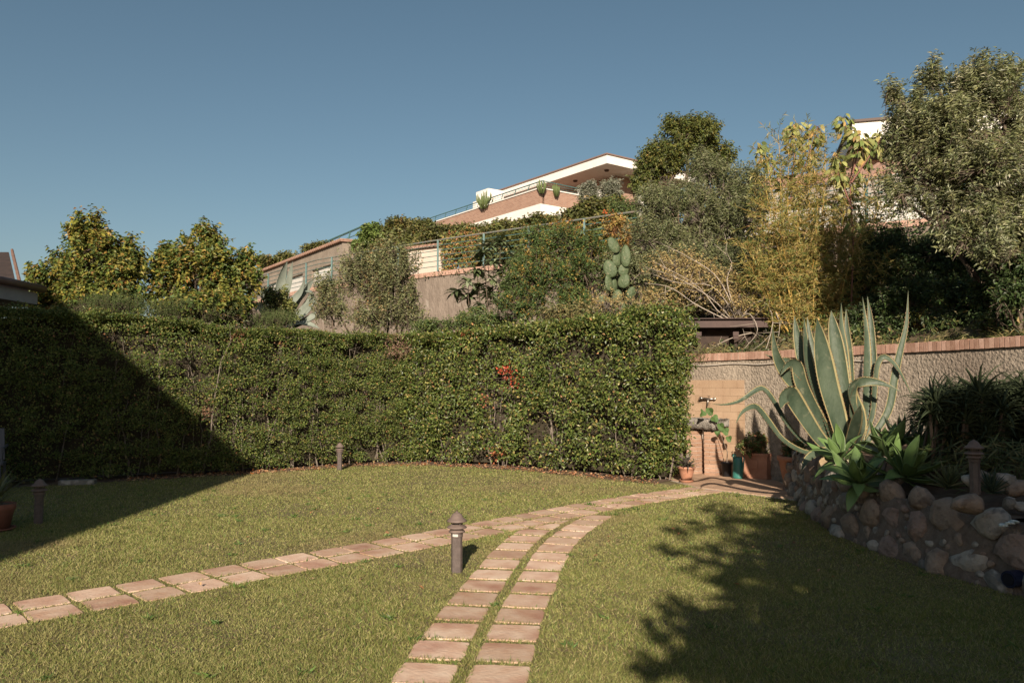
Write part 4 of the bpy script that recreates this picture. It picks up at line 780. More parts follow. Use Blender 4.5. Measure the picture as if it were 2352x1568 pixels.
# ------------------------------------------------------------------ succulents
AG = mat('agave_green', (.038, .06, .036), (.085, .112, .072), 6, .5, .3, 30, spec=.35, stretch=(1, 1, .4), c3=(.13, .14, .09), s3=14, t3=(.6, .72)); AY = mat('agave_margin', (.25, .21, .1), (.35, .3, .15), 7, .55)
AT = mat('agave_tooth', (.16, .09, .05), None, rough=.6)
def cat_spline(P, n):
    P = np.array(P, float); P = np.vstack([2*P[0]-P[1], P, 2*P[-1]-P[-2]]); out = []
    m = len(P)-3
    for t in np.linspace(0, m-1e-6, n):
        i = int(t); u = t-i; a, b, c, d = P[i:i+4]; out.append(.5*((2*b)+(-a+c)*u+(2*a-5*b+4*c-d)*u*u+(-a+3*b-3*c+d)*u**3))
    return np.array(out)
def bladeleaf(pts, w, face, parent, name='leaf', mats=(AG, AY, AT), margin=.08, base_w=.75, vee=.34, thick=.14, n=22, teeth=True, peak=.45, org=np.zeros(3), twist=0.0):
    P = cat_spline(pts, n); T = nrm(np.gradient(P, axis=0)); face = np.array(face, float); V = []; F = []; M = []; us = np.linspace(0, 1, n)
    N = []; prev = None
    for k in range(n):
        f = face if prev is None else prev*.75+face*.25
        f = f-T[k]*(f@T[k]); f = f/(np.linalg.norm(f)+1e-9); prev = f; N.append(f)
    cs = [(-.5, 0), (-.5+margin, -.5), (-.22, -.85), (0, -1), (.22, -.85), (.5-margin, -.5), (.5, 0)]
    for k in range(n):
        u = us[k]; ww = w*(base_w+(1-base_w)*math.sin(min(u/peak, 1)*math.pi/2)) if u < peak else w*max(0.0, 1-((u-peak)/(1-peak))**1.7)+.0006
        a = twist*u; S0 = np.cross(T[k], N[k]); S = S0*math.cos(a)+N[k]*math.sin(a); Nk = np.cross(S, T[k])
        for (x, h) in cs: V.append(P[k]+S*x*ww+Nk*(h*vee*ww*.5))
        for (x, h) in ((.3, -1.0), (0, -1.0), (-.3, -1.0)): V.append(P[k]+S*x*ww+Nk*(-vee*ww*.5*(.8 if x else 1)-thick*ww))
    c = 10
    for k in range(n-1):
        for j in range(c):
            F.append((k*c+j, k*c+(j+1) % c, (k+1)*c+(j+1) % c, (k+1)*c+j)); M.append(1 if j in (0, 5) else 0)
        if teeth and 0 < k < n-3 and w > .04:
            for sd in (0, 6):
                for uu in (0, .5):
                    A = V[k*c+sd]*(1-uu)+V[(k+1)*c+sd]*uu; B = V[k*c+sd]*(1-uu-.22)+V[(k+1)*c+sd]*(uu+.22); o = V[k*c+sd]-P[k]; o = o/(np.linalg.norm(o)+1e-9)
                    b = len(V); V.extend([A-o*.002, B-o*.002, (A+B)/2+o*.011+T[k]*.004]); F.append((b, b+1, b+2)); M.append(2)
    F.append(tuple(range(c-1, -1, -1))); M.append(0)
    me = bpy.data.meshes.new(name); me.from_pydata([tuple(v-org) for v in V], [], F)
    for q in mats: me.materials.append(q)
    me.polygons.foreach_set('material_index', M); me.polygons.foreach_set('use_smooth', [True]*len(F)); me.update(); return obj(name, me, parent)
YA = 9.6; ac = at(1935, 1048, YA); ag = thing('agave', 'huge variegated agave with yellow edged leaves on the raised bed', 'agave', tuple(ac)); k1 = YA/F_D
def A5(pts, w, dy, face=(-.1, -1, .15), **k):
    P = [at(*T5(*p), YA+dy[0]+(dy[1]-dy[0])*(i/(len(pts)-1))) for i, p in enumerate(pts)]; bladeleaf(P, .84*w/2.904/1.088*k1, face, ag, org=ac, **k)
def A6(pts, w, dy, face=(.1, -1, .15), **k):
    P = [at(*T6(*p), YA+dy[0]+(dy[1]-dy[0])*(i/(len(pts)-1))) for i, p in enumerate(pts)]; bladeleaf(P, .88*w/2.063/1.088*k1, face, ag, org=ac, **k)
A5([(1365, 1030), (1330, 850), (1260, 600), (1215, 380), (1190, 230), (1170, 105)], 172, (-.1, -.3), (-.1, -1, .2), base_w=.62)
A5([(1400, 1020), (1385, 800), (1345, 550), (1310, 300), (1285, 150), (1272, 45)], 140, (0, .1), (-.35, -1, .1), base_w=.6)
A5([(1300, 1030), (1190, 840), (1060, 640), (940, 500), (870, 360), (845, 165)], 118, (0, -.15), (-.6, -1, .1), base_w=.7)
A5([(1290, 1080), (1180, 960), (1080, 810), (1005, 690), (975, 655), (925, 690), (905, 760)], 150, (-.15, -.55), (-.3, -1, .4), base_w=.6, peak=.6)
A5([(1250, 1092), (1080, 1070), (930, 985), (830, 860), (745, 755), (690, 745), (620, 790), (578, 870)], 66, (-.1, -.5), (-.3, -.8, .8))
A5([(1230, 1075), (1060, 985), (950, 860), (870, 720), (800, 625), (740, 615), (610, 700), (500, 728), (405, 724)], 58, (0, -.2), (-.2, -.7, .9))
A5([(1300, 1010), (1200, 800), (1105, 560), (1050, 350), (1020, 200), (1003, 80)], 105, (.05, .2), (-.4, -1, .1))
A5([(1310, 1010), (1210, 720), (1130, 480), (1095, 300), (1075, 95)], 122, (-.03, 0), (.5, -1, .1))
A5([(1420, 1010), (1400, 640), (1375, 350), (1350, 160), (1345, -10)], 95, (.15, .3), (.5, -1, .1))
A5([(1410, 1000), (1410, 700), (1400, 400), (1385, 200), (1380, 30)], 80, (.1, .45), (-.5, -1, .1))
A5([(1330, 1000), (1240, 700), (1170, 450), (1120, 260), (1098, 90)], 95, (.15, .4), (-.2, -1, .1))
A5([(1290, 1030), (1130, 800), (1020, 600), (1000, 480), (960, 415), (880, 405), (785, 360)], 80, (.1, .0), (-.3, -.9, .4))
A5([(1310, 1060), (1220, 900), (1110, 700), (1050, 560), (1020, 440), (960, 440), (900, 520)], 110, (0, -.25), (-.5, -1, .2), peak=.5)
A6([(395, 760), (425, 600), (432, 400), (428, 200), (405, 2)], 62, (.05, .25), (.3, -1, .1))
A6([(410, 750), (445, 560), (455, 350), (448, 150), (430, 0)], 55, (.15, .4), (-.4, -1, .1))
A6([(420, 760), (500, 660), (548, 560), (570, 420), (600, 280), (632, 140), (641, -30)], 46, (.1, .1), (-.3, -1, .2))
A6([(345, 785), (395, 690), (392, 600), (362, 520), (362, 465), (420, 440), (510, 450), (608, 494)], 78, (-.1, -.35), (.3, -.8, .5), peak=.45)
A6([(400, 760), (455, 620), (470, 460), (485, 350), (520, 312), (580, 360), (630, 450), (670, 530)], 36, (.1, .0), (.2, -.7, .6))
DRY = mat('dry_agave', (.26, .19, .11), (.38, .29, .18), 12, .85, .5, 40)
for kk_, P_ in enumerate((((1340, 1050), (1420, 1075), (1500, 1105), (1560, 1150)), ((1320, 1060), (1260, 1100), (1200, 1150), (1170, 1200)), ((1360, 1050), (1450, 1050), (1540, 1070), (1600, 1110)))):
    A5(P_, 60, (-.1, -.3), (0, -.6, .9), n=12, mats=(DRY, DRY, DRY), teeth=False)
A6([(330, 790), (420, 775), (500, 790), (560, 840), (600, 900)], 66, (-.1, -.4), (0, -.7, .8), n=14)
A6([(300, 790), (250, 790), (180, 800), (120, 840), (90, 900)], 60, (-.1, -.45), (0, -.6, .9), n=14)
A6([(330, 780), (360, 700), (380, 620), (395, 560)], 70, (-.15, -.5), (0, -1, .4), n=14)
A5([(1370, 1040), (1420, 980), (1450, 880), (1435, 760), (1440, 640), (1470, 580)], 95, (-.05, -.25), (.3, -1, .3))
mb = MB(); mb.lathe([(.16, -.3), (.17, -.05), (.13, .06), (.05, .12)], 14); mb.build('stem', mat('agave_base', (.3, .27, .17), (.4, .36, .24), 9, .7), ag, smooth=True)
def pup(name, label, cat, c, n, L, w, seed, mats, margin=.13, e=(.25, 1.25), teeth=False, vee=.28, curve=.15, thick=.14, peak=.4, base_w=.6, facing=None):
    g = np.random.default_rng(seed); T = thing(name, label, cat, tuple(c)); m_ = []
    for q in range(4):
        ll_ = 1.0; pts = [(0, 0, 0), (0, .33, .03+curve*.3), (0, .68, .02), (0, 1.0, -curve)] if q % 2 else [(0, 0, 0), (0, .33, curve*.2), (0, .68, curve*.5), (0, 1.0, curve*1.2)]
        o = bladeleaf([np.array(p)*L for p in pts], w, (0, 0, 1), None, mats=mats, margin=margin, teeth=teeth, vee=vee, n=10, thick=thick, peak=peak, base_w=base_w); m_.append(o.data); bpy.data.objects.remove(o)
    for k in range(n):
        o = obj('leaf', m_[k % 4], T); a = k*2.39996+g.uniform(-.2, .2); u = (k+.5)/n; el = e[0]+(e[1]-e[0])*(1-u)+g.uniform(-.1, .1); s = g.uniform(.85, 1.1)*(1 if u < .75 else .8)
        o.rotation_euler = (math.pi/2-el, 0, a); o.scale = (s, s, s); o.location = (0, 0, .05*u)
    return T
pup('agave', 'young variegated agave offset beside the huge agave', 'agave', at(*T6(600, 770), 8.9), 15, .36, .05, 1, (AG, AY, AT), teeth=True, e=(.2, 1.2))
pup('agave', 'smaller variegated agave offset right of the foxtail rosettes', 'agave', at(*T6(700, 760), 9.3), 12, .34, .045, 2, (AG, AY, AT), e=(.2, 1.2))
FX = mat('foxtail_green', (.10, .17, .05), (.155, .235, .08), 3.5, .42, spec=.4); FXE = mat('foxtail_edge', (.13, .2, .08), None, rough=.5)
for k, (x, y, Y, n, L, lab) in enumerate(((385, 975, 7.75, 24, .37, 'green foxtail agave rosette hanging over the left end of the stone wall'), (612, 945, 7.55, 26, .40, 'broad green foxtail agave rosette in the middle of the group'), (520, 830, 8.2, 20, .38, 'green foxtail agave rosette behind, nearest the huge agave'), (790, 860, 7.9, 20, .38, 'green foxtail agave rosette at the right of the group'), (300, 850, 8.5, 16, .34, 'green foxtail agave rosette farthest left under the huge agave'))):
    c = at(*T6(x, y), Y); T = pup('foxtail_agave', lab, 'agave', c, int(n*.9), L*1.12, .135, 20+k, (FX, FXE, FX), margin=.05, e=(.2, 1.75), vee=.2, curve=.16, thick=.05, peak=.5, base_w=.45)
    T.rotation_euler = (R(28), R(-10), k*1.3); mb = MB(); mb.tube([(0, 0, .03), (0, .1, -.3)], [.035, .04], 8); mb.build('stem', BARKG, T)
AL = mat('aloe_green', (.075, .1, .045), (.13, .145, .065), 6, .5); ALT = mat('aloe_tip', (.2, .15, .07), None, rough=.6)
c = at(*T6(850, 985), 6.95); T = pup('aloe', 'short spiky aloe with reddish leaf tips in front of the bed lamp', 'aloe', c, 46, .21, .03, 31, (AL, ALT, AL), margin=.06, e=(.05, 1.45), vee=.25, curve=-.08, thick=.3, base_w=.9, peak=.2); T.rotation_euler = (.3, 0, 0)
AL2 = mat('aloe_dark', (.04, .06, .04), (.06, .09, .055), 6, .5)
c = at(*T6(1070, 1015), 6.3); pup('aloe', 'dark green spiky aloe right of the bed lamp', 'aloe', c, 44, .17, .022, 32, (AL2, AL2, AL2), margin=.06, e=(.05, 1.5), vee=.25, curve=-.05, thick=.3, base_w=.9, peak=.2)
# aloe thicket on the right
g = np.random.default_rng(55); c0 = np.array([5.35, 8.0, .8]); T = thing('aloe_thicket', 'dense dark thicket of tree aloes with curved narrow leaves by the wall', 'aloe', tuple(c0))
ros = []
def rosm(seed):
    g = np.random.default_rng(seed); n = 26; V = []; F = []; a = np.arange(n)*2.4; e = np.linspace(1.5, .2, n)+g.uniform(-.1, .1, n)
    for k in range(n):
        hd = np.array([math.cos(a[k]), math.sin(a[k]), 0]); sd = np.array([-math.sin(a[k]), math.cos(a[k]), 0]); L = g.uniform(.24, .36); P = np.zeros(3); el = e[k]; b = len(V); m = 6
        for j in range(m):
            u = j/(m-1); w = .018*(1-u)**.7+.001; dirn = hd*math.sin(el)+np.array([0, 0, math.cos(el)]); nn = np.cross(dirn, sd)
            V += [P-sd*w, P+sd*w, P-nn*w*.7]; P = P+dirn*L/(m-1); el += .26
        for j in range(m-1): F += [(b+3*j, b+3*j+1, b+3*j+4, b+3*j+3), (b+3*j+1, b+3*j+2, b+3*j+5, b+3*j+4), (b+3*j+2, b+3*j, b+3*j+3, b+3*j+5)]
    return npmesh('rosette', np.array(V), [np.array(F)], [mat('tree_aloe', (.035, .05, .026), (.062, .078, .038), 5, .75, spec=.15)], smooth=True)
RM = [rosm(k) for k in range(5)]; A, B = [], []
for k in range(165):
    px = g.uniform(2130, 2560); Y = g.uniform(7.3, 8.9); top = np.interp(px, [2110, 2150, 2200, 2260, 2352, 2560], [975, 915, 893, 890, 880, 862]); py = g.uniform(top+12, 1040 if px > 2180 else 980); c = at(px, py, Y)
    lim = np.interp(c[1], [3.5, 6.3, 9.05, 10.75], [7.4, 6.9, 6.1, 5.36])-.25
    if c[0] > lim: c[0] = lim-g.uniform(0, .3)
    o = obj('rosette', RM[k % 5], T); o.location = c-c0; o.rotation_euler = (g.uniform(-.2, .6), g.uniform(-.5, .3), g.uniform(0, 6)); s = g.uniform(.8, 1.2); o.scale = (s, s, s)
    q = np.array([c[0]+g.uniform(-.1, .1), c[1]+.1, bedz(c[0], c[1])-.03]); A.append(q-c0); B.append(c-c0)
obj('stems', segs('stems', A, B, .016, .014, BARK, 5), T)
plant('shrub', 'tangled dark growth filling the foot of the aloe thicket', 'shrub', (5.2, 8.1, .8), [((4.75, 8.2, 1.05), (.4, .4, .3)), ((5.3, 7.7, 1.1), (.5, .5, .38)), ((5.7, 7.2, 1.05), (.4, .5, .38))], 300, .25, 12, .09, .012, [((.05, .075, .04), 4), ((.09, .1, .05), 2)], LM, seed=67, trunk_r=.01, shape='long')
# small undergrowth on the bed
plant('shrub', 'low dark grassy undergrowth behind the bed lamp', 'shrub', (4.3, 7.2, .75), [((4.4, 7.2, .85), (.55, .6, .2)), ((5.0, 6.6, .85), (.5, .7, .22))], 260, .3, 8, .13, .01, [((.09, .12, .04), 3), ((.2, .17, .07), 2), ((.06, .08, .03), 3)], LM, seed=66, trunk_r=.008, up=1.2, twig_r=.002, shape='long')
# grey agave on the bank
GA = mat('grey_agave', (.2, .23, .19), (.29, .32, .27), 4, .55); c = at(650, 722, 19); ga = thing('agave', 'grey blue agave behind the hedge near the retaining wall', 'agave', tuple(c)); kk = 19/F_D
for pts, w, f in (([(650, 740), (655, 680), (665, 640), (672, 600)], 20, (-.3, -1, 0)), ([(645, 740), (640, 680), (650, 630), (660, 598)], 20, (.4, -1, 0)), ([(660, 740), (680, 690), (705, 660), (722, 640)], 20, (.3, -1, .3)), ([(640, 745), (620, 700), (600, 670), (592, 650), (600, 642)], 18, (-.3, -1, .3)),
                  ([(665, 745), (700, 715), (720, 690), (728, 700)], 22, (.1, -1, .5)), ([(670, 750), (700, 735), (735, 715), (742, 700)], 20, (0, -1, .6)), ([(635, 750), (610, 720), (595, 700), (588, 715)], 18, (0, -1, .5)), ([(655, 750), (690, 740), (715, 745), (735, 755)], 16, (0, -.6, .8)), ([(650, 745), (665, 700), (690, 670), (700, 640)], 18, (-.4, -1, 0)), ([(660, 750), (705, 700), (715, 675), (700, 668)], 22, (-.2, -1, .3))):
    bladeleaf([at(x, y, 19-.25*i) for i, (x, y) in enumerate(pts)], w*kk, f, ga, mats=(GA, GA, GA), n=12, teeth=False, org=c)
# prickly pear
PM = mat('prickly_pad', (.065, .095, .045), (.1, .13, .065), 7, .55, .8, 26, c3=(.17, .17, .1), s3=22, t3=(.58, .66)); Y0 = 15.0; c = np.array(foot(1420, Y0)); pp = thing('prickly_pear', 'prickly pear cactus with flat oval pads rising above the hedge', 'cactus', tuple(c))
def pad(px, py, rx, ry, rot, Y, yaw):
    k = Y/F_D; p = at(px, py, Y); V = []; F = []; n = 20; rings = [(0, 1.0), (.5, .93), (.85, .62), (1.0, .0)]
    def out(t, s, h): 
        a = 2*math.pi*t/n; r = (1-.12*math.sin(a)); return (rx*k*math.cos(a)*r*s, h*.035, ry*k*math.sin(a)*s)
    loops = [(.15, -1), (.6, -.85), (.9, -.45), (1, 0), (.9, .45), (.6, .85), (.15, 1)]
    for s, h in loops: V += [out(t, s, h) for t in range(n)]
    for j in range(len(loops)-1): F += [(j*n+t, j*n+(t+1) % n, (j+1)*n+(t+1) % n, (j+1)*n+t) for t in range(n)]
    F += [tuple(range(n-1, -1, -1)), tuple((len(loops)-1)*n+t for t in range(n))]; mb = MB(); mb.add(V, F); o = mb.build('pad', PM, pp, smooth=True); o.location = Vector(p-c); o.rotation_euler = (0, R(rot), R(yaw))
for q in ((1409, 563, 13, 21, -28, 15.0, 10), (1437, 588, 12, 27, 0, 15.0, -15), (1418, 594, 13, 19, 5, 15.1, 20), (1401, 617, 16, 22, -20, 14.95, -10), (1432, 620, 13, 16, 12, 15.05, 10), (1433, 645, 14, 18, 20, 15.0, -20), (1398, 650, 11, 20, -12, 14.95, 30), (1411, 655, 10, 16, 5, 15.05, 40), (1418, 680, 12, 16, 10, 15.0, 0), (1384, 688, 10, 12, -15, 14.9, 10), (1450, 672, 11, 16, 25, 15.1, 20), (1425, 708, 14, 20, 0, 15.0, 0), (1400, 700, 12, 18, -10, 15.0, 15)): pad(*q)
mb = MB(); mb.tube([(0, 0, 0), tuple(at(1422, 700, Y0)-c)], .05, 8); mb.build('stem', BARK, pp)
# loquat
def loquat(seed=9):
    g = np.random.default_rng(seed); Y = 18.2; b = np.array(foot(1130, Y)); T = thing('loquat_tree', 'loquat tree with rosettes of long ribbed leaves before the plastered wall', 'tree', tuple(b)); A, B, ra, rb, P, D, NN = [], [], [], [], [], [], []
    tips = [(1150, 555), (1110, 575), (1135, 600), (1165, 580), (1095, 620), (1130, 640), (1150, 625), (1075, 645), (1100, 655), (1050, 665), (1075, 680), (1125, 670), (1105, 700), (1140, 690), (1090, 705), (1160, 650), (1125, 560), (1160, 610)]
    for px, py in tips:
        t = at(px, py, Y+g.uniform(-.5, .3)); h = b+(t-b)*.45+g.normal(0, .12, 3)
        for p, q, r in ((b, h, .018), (h, t, .012)): A.append(p); B.append(q); ra.append(r); rb.append(r*.6)
        ax_ = nrm(t-h+[0, 0, .3])
        for k in range(28):
            a = nrm(np.cross(ax_, g.normal(size=3))); d = ax_*g.uniform(-.1, .9)+a; P.append(t-ax_*g.uniform(0, .1)); D.append(d); NN.append(ax_-a*.3)
    obj('trunk', segs('trunk', np.array(A)-b, np.array(B)-b, ra, rb, BARK, 5), T); N = len(P)
    obj('crown', leaves('crown', np.array(P)-b, np.array(D), np.array(NN), g.uniform(.26, .38, N), g.uniform(.08, .11, N), pick(g, [((.14, .18, .08), 4), ((.26, .28, .17), 3), ((.09, .12, .05), 3)], N), LM, 'long', .4), T)
loquat()
# bare arching branches over the wall
g = np.random.default_rng(77); b = np.array(foot(1700, 14.2)); T = thing('bare_branches', 'pale leafless branches arching over the wall above the basin', 'branches', tuple(b)); mb = MB()
for ch in (((1690, 745), (1640, 690), (1560, 640), (1490, 615)), ((1700, 745), (1650, 640), (1580, 590), (1520, 560)), ((1690, 745), (1600, 700), (1540, 660), (1480, 650)), ((1690, 740), (1745, 690), (1775, 730), (1760, 800), (1735, 850)), ((1690, 740), (1720, 720), (1740, 760), (1710, 800)), ((1700, 745), (1670, 650), (1680, 600), (1640, 560)), ((1760, 760), (1700, 770), (1650, 790), (1625, 810)), ((1700, 745), (1640, 660), (1560, 650), (1500, 630)), ((1690, 740), (1650, 715), (1600, 655), (1500, 600)), ((1720, 740), (1765, 700), (1790, 740), (1785, 790))):
    P = cat_spline([at(x, y, 14.2-.25*i*(1 if ch[-1][1] > 760 else -.1)) for i, (x, y) in enumerate(ch)], 12); mb.tube([tuple(p-b) for p in P], [.014-.001*i for i in range(12)], 5)
    for _ in range(7):
        i = g.integers(2, 11); q = P[i]; e = q+g.normal(0, .16, 3)+[0, 0, .05]; mb.tube([tuple(q-b), tuple((q+e)/2+g.normal(0, .02, 3)-b), tuple(e-b)], [.005, .004, .002], 4)
mb.build('twigs', mat('pale_bark', (.3, .25, .2), (.42, .36, .3), 10, .85), T, smooth=True)

# ------------------------------------------------------------------ upper retaining wall, railing, ivy
polywall('retaining_wall', 'tall stained plaster retaining wall with brick coping along the upper road', RW[::1], 4.76, .35, PLAST2, zb=1.5, copm=BRICK, step=.085, coph=.14, joined=True)
rl = thing('railing', 'weathered teal metal railing along the upper retaining wall', 'railing', (RW[3][0], RW[3][1], 4.9)); ro = np.array([RW[3][0], RW[3][1], 4.9])
rp, rs = resample(RW[1:-1], .2); s_mark = np.cumsum(np.r_[0, np.linalg.norm(np.diff(RW[1:-1], axis=0), axis=1)])[2]; tr = nrm(np.gradient(rp, axis=0)); rn = np.stack([-tr[:, 1], tr[:, 0]], 1)
for h, m_, r in ((1.0, RUST, .024), (.84, TEAL, .011), (.68, TEAL, .011), (.52, TEAL, .011), (.36, TEAL, .011), (.2, TEAL, .011)):
    mb = MB(); mb.tube([(*(rp[k]+rn[k]*.17-ro[:2]), h) for k in range(0, len(rp), 4)], r, 6); mb.build('rail', m_, rl)
s = s_mark % 1.75
pm = MB(); pm.box((0, 0, .5), (.055, .055, 1.0)); pme = pm.mesh('post', TEAL)
while s < rs[-1]:
    k = min(int(s/.2), len(rp)-1); o = obj('post', pme, rl); o.location = (*(rp[k]+rn[k]*.17-ro[:2]), 0); s += 1.75
def sheet_leaves(name, label, cat, line, z0, z1, dens, ll, lw, pal, seed, m=LM, off=.12, kind=None, group=None):
    g = np.random.default_rng(seed); hp, s = resample(line, .05); tg = nrm(np.gradient(hp, axis=0)); nr = np.stack([tg[:, 1], -tg[:, 0]], 1); n = int(dens*s[-1]*(z1-z0)); i = g.integers(0, len(hp), n); z = g.uniform(z0, z1, n)
    P = np.c_[hp[i], z]; q = wav(P, 1.3, seed)+.6*wav(P, 4, seed+1); k = g.uniform(size=n) < .75+.3*q; P = P[k]; i = i[k]; q = q[k]; Nn = np.c_[nr[i], np.zeros(len(i))]; P = P+Nn*(off+.1*q[:, None]+g.uniform(-.08, .12, (len(i), 1))); N = len(P)
    T = thing(name, label, cat, (hp[0][0], hp[0][1], z0), group=group); o = np.array([hp[0][0], hp[0][1], z0]); D = Nn*.3+g.normal(size=(N, 3))*.7+[0, 0, -.2]
    obj('foliage', leaves('foliage', P-o, D, Nn+g.normal(0, .5, (N, 3))+[0, 0, .4], ll*g.uniform(.6, 1.2, N), lw*g.uniform(.7, 1.2, N), pick(g, pal, N), m), T)
    A = []; B = []
    for _ in range(int(s[-1]*5)):
        k = g.integers(0, len(hp)); p = np.array([*(hp[k]+nr[k]*.05), z0])
        for _ in range(6):
            q = p+[g.normal(0, .12), g.normal(0, .02), (z1-z0)/6]; A.append(p-o); B.append(q-o); p = q
    obj('stems', segs('stems', A, B, .012, .008, BARK, 3), T, kind='stuff'); return T
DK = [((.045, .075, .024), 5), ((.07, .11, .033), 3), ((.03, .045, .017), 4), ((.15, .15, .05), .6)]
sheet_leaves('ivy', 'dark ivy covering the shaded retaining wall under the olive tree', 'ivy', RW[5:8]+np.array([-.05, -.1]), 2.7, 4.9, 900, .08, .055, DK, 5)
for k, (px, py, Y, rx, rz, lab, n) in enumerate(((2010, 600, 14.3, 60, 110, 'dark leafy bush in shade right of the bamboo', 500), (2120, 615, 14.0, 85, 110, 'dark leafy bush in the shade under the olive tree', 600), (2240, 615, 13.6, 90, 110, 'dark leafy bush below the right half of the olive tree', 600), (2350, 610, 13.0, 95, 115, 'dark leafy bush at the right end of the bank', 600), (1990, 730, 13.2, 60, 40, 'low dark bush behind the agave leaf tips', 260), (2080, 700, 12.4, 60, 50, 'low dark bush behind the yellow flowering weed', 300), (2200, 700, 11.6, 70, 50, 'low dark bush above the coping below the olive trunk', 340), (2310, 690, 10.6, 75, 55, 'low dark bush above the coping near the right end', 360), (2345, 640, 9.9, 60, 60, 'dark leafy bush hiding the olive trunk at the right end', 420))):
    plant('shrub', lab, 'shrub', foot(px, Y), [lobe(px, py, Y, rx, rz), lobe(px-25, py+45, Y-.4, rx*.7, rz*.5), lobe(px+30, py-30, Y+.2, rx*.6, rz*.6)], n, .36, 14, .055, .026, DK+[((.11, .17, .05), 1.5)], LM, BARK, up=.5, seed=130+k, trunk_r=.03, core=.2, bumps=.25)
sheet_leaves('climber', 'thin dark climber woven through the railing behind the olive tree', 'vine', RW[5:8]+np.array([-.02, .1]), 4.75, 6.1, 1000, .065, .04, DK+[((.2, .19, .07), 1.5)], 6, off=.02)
plant('shrub', 'yellow flowering weed on top of the wall under the olive tree', 'shrub', foot(2130, 12.2), [lobe(2120, 735, 12.0, 30, 26), lobe(2160, 755, 12.0, 28, 22)], 70, .26, 10, .03, .012, [((.45, .36, .04), 4), ((.3, .28, .06), 3), ((.12, .16, .05), 2)], LW, TWIGR, up=1.0, seed=141, trunk_r=.01)
# tufts behind the coping
gg = np.random.default_rng(5)
for k, px in enumerate((1640, 1830, 2010, 2180, 2250, 2320)):
    Y = float(np.interp(px, [1600, 1700, 2073, 2352], [13.9, 13.2, 11.2, 9.7])); c = foot(px, Y)
    plant('grass_tuft', ('dry grass tuft behind the brick coping, ' + ('over the tap', 'left of the huge agave', 'right behind the agave leaf tips', 'right of the yellow weed', 'below the olive boughs', 'nearest the right end')[k]), 'plant', (c[0], c[1], 1.95), [((c[0], c[1], 2.08), (.35, .22, .12))], 70, .22, 5, .12, .007, [((.2, .19, .07), 3), ((.36, .28, .13), 2), ((.1, .14, .04), 2)], LM, seed=150+k, trunk_r=.005, up=1.3, twig_r=.0015, shape='long')
# climbers on the upper road side
sheet_leaves('vine', 'orange red autumn creeper hanging on the wall across the upper road', 'vine', np.array([(-2.5, 29.6), (-1.0, 28.4)]), 4.8, 7.2, 420, .11, .09, [((.33, .2, .06), 4), ((.28, .12, .05), 2), ((.22, .21, .06), 4), ((.12, .16, .05), 4)], 8, off=.2)

# ------------------------------------------------------------------ garages
def extr(line, z0, z1, th, mb, m=0):
    A, B = np.array(line[0], float), np.array(line[1], float); t = nrm(B-A); n = np.array([-t[1], t[0]]); mb.hexa([(*A, z0), (*B, z0), (*(B+n*th), z0), (*(A+n*th), z0), (*A, z1), (*B, z1), (*(B+n*th), z1), (*(A+n*th), z1)], m)
TILE = mat('roof_tile', (.28, .16, .115), (.38, .25, .19), 6, .85, .3, 30)
def garage(label, A, B, ztop, doors, roofslope, roofdepth, wallm, dz=2.1, tw=.22):
    A, B = np.array(A, float), np.array(B, float); t = nrm(B-A); n = np.array([-t[1], t[0]]); L = np.linalg.norm(B-A); T = thing('garage', label, 'garage', (A[0], A[1], 4.7), math.atan2(t[1], t[0]))
    d = roofdepth
    mb = MB(); x = 0; zt = ztop-4.7
    for (u0, u1) in doors+[(L, L)]:
        if u0 > x: mb.hexa([(x, 0, 0), (u0, 0, 0), (u0, .25, 0), (x, .25, 0), (x, 0, zt), (u0, 0, zt), (u0, .25, zt), (x, .25, zt)])
        if u1 > u0: mb.hexa([(u0, 0, dz), (u1, 0, dz), (u1, .25, dz), (u0, .25, dz), (u0, 0, zt), (u1, 0, zt), (u1, .25, zt), (u0, .25, zt)])
        x = u1
    mb.hexa([(0, .25, 0), (.25, .25, 0), (.25, d, 0), (0, d, 0), (0, .25, zt), (.25, .25, zt), (.25, d, zt), (0, d, zt)]); mb.hexa([(L-.25, .25, 0), (L, .25, 0), (L, d, 0), (L-.25, d, 0), (L-.25, .25, zt), (L, .25, zt), (L, d, zt), (L-.25, d, zt)])
    mb.build('wall', wallm, T)
    for (u0, u1) in doors:
        mb = MB(); mb.box(((u0+u1)/2, .14, dz/2), (u1-u0-.01, .05, dz-.01)); dr = mb.build('door', WHITED, T)
        for k in range(1, 6): mb = MB(); mb.box(((u0+u1)/2, .112, dz*k/6), (u1-u0-.06, .012, .02)); mb.build('rib', WHITED, dr)
    rf = MB(); rf.hexa([(-.1, -.12, zt+.002), (L+.1, -.12, zt+.002), (L+.1, d, zt+roofslope), (-.1, d, zt+roofslope), (-.1, -.12, zt+.06), (L+.1, -.12, zt+.06), (L+.1, d, zt+roofslope+.06), (-.1, d, zt+roofslope+.06)]); ro_ = rf.build('roof', TILE, T)
    tb = MB(); k = 0
    while k*tw < L+.1:
        x = k*tw; tb.tube([(x, -.16, zt+.07), (x, d*.5, zt+roofslope*.5+.08), (x, d, zt+roofslope+.07)], [tw*.3, tw*.27, tw*.25], 6); k += 1
    tb.build('roof_tiles', TILE, ro_, kind='stuff'); return T
garage('grey rendered garage with white doors across the upper road at the left', (-15.0, 44.6), (-7.3, 33.4), 7.6, [(3.0, 5.4), (6.3, 8.7), (9.9, 12.4)], .1, 3.0, mat('grey_render', (.21, .17, .135), (.3, .25, .2), 1.5, .9, .4, 20))
garage('short pale garden wall with tile capping beside the orange creeper', (-4.1, 30.6), (-2.55, 29.6), 6.75, [], .1, .6, mat('pale_render', (.5, .42, .35), (.58, .5, .43), 2, .9), tw=.2)
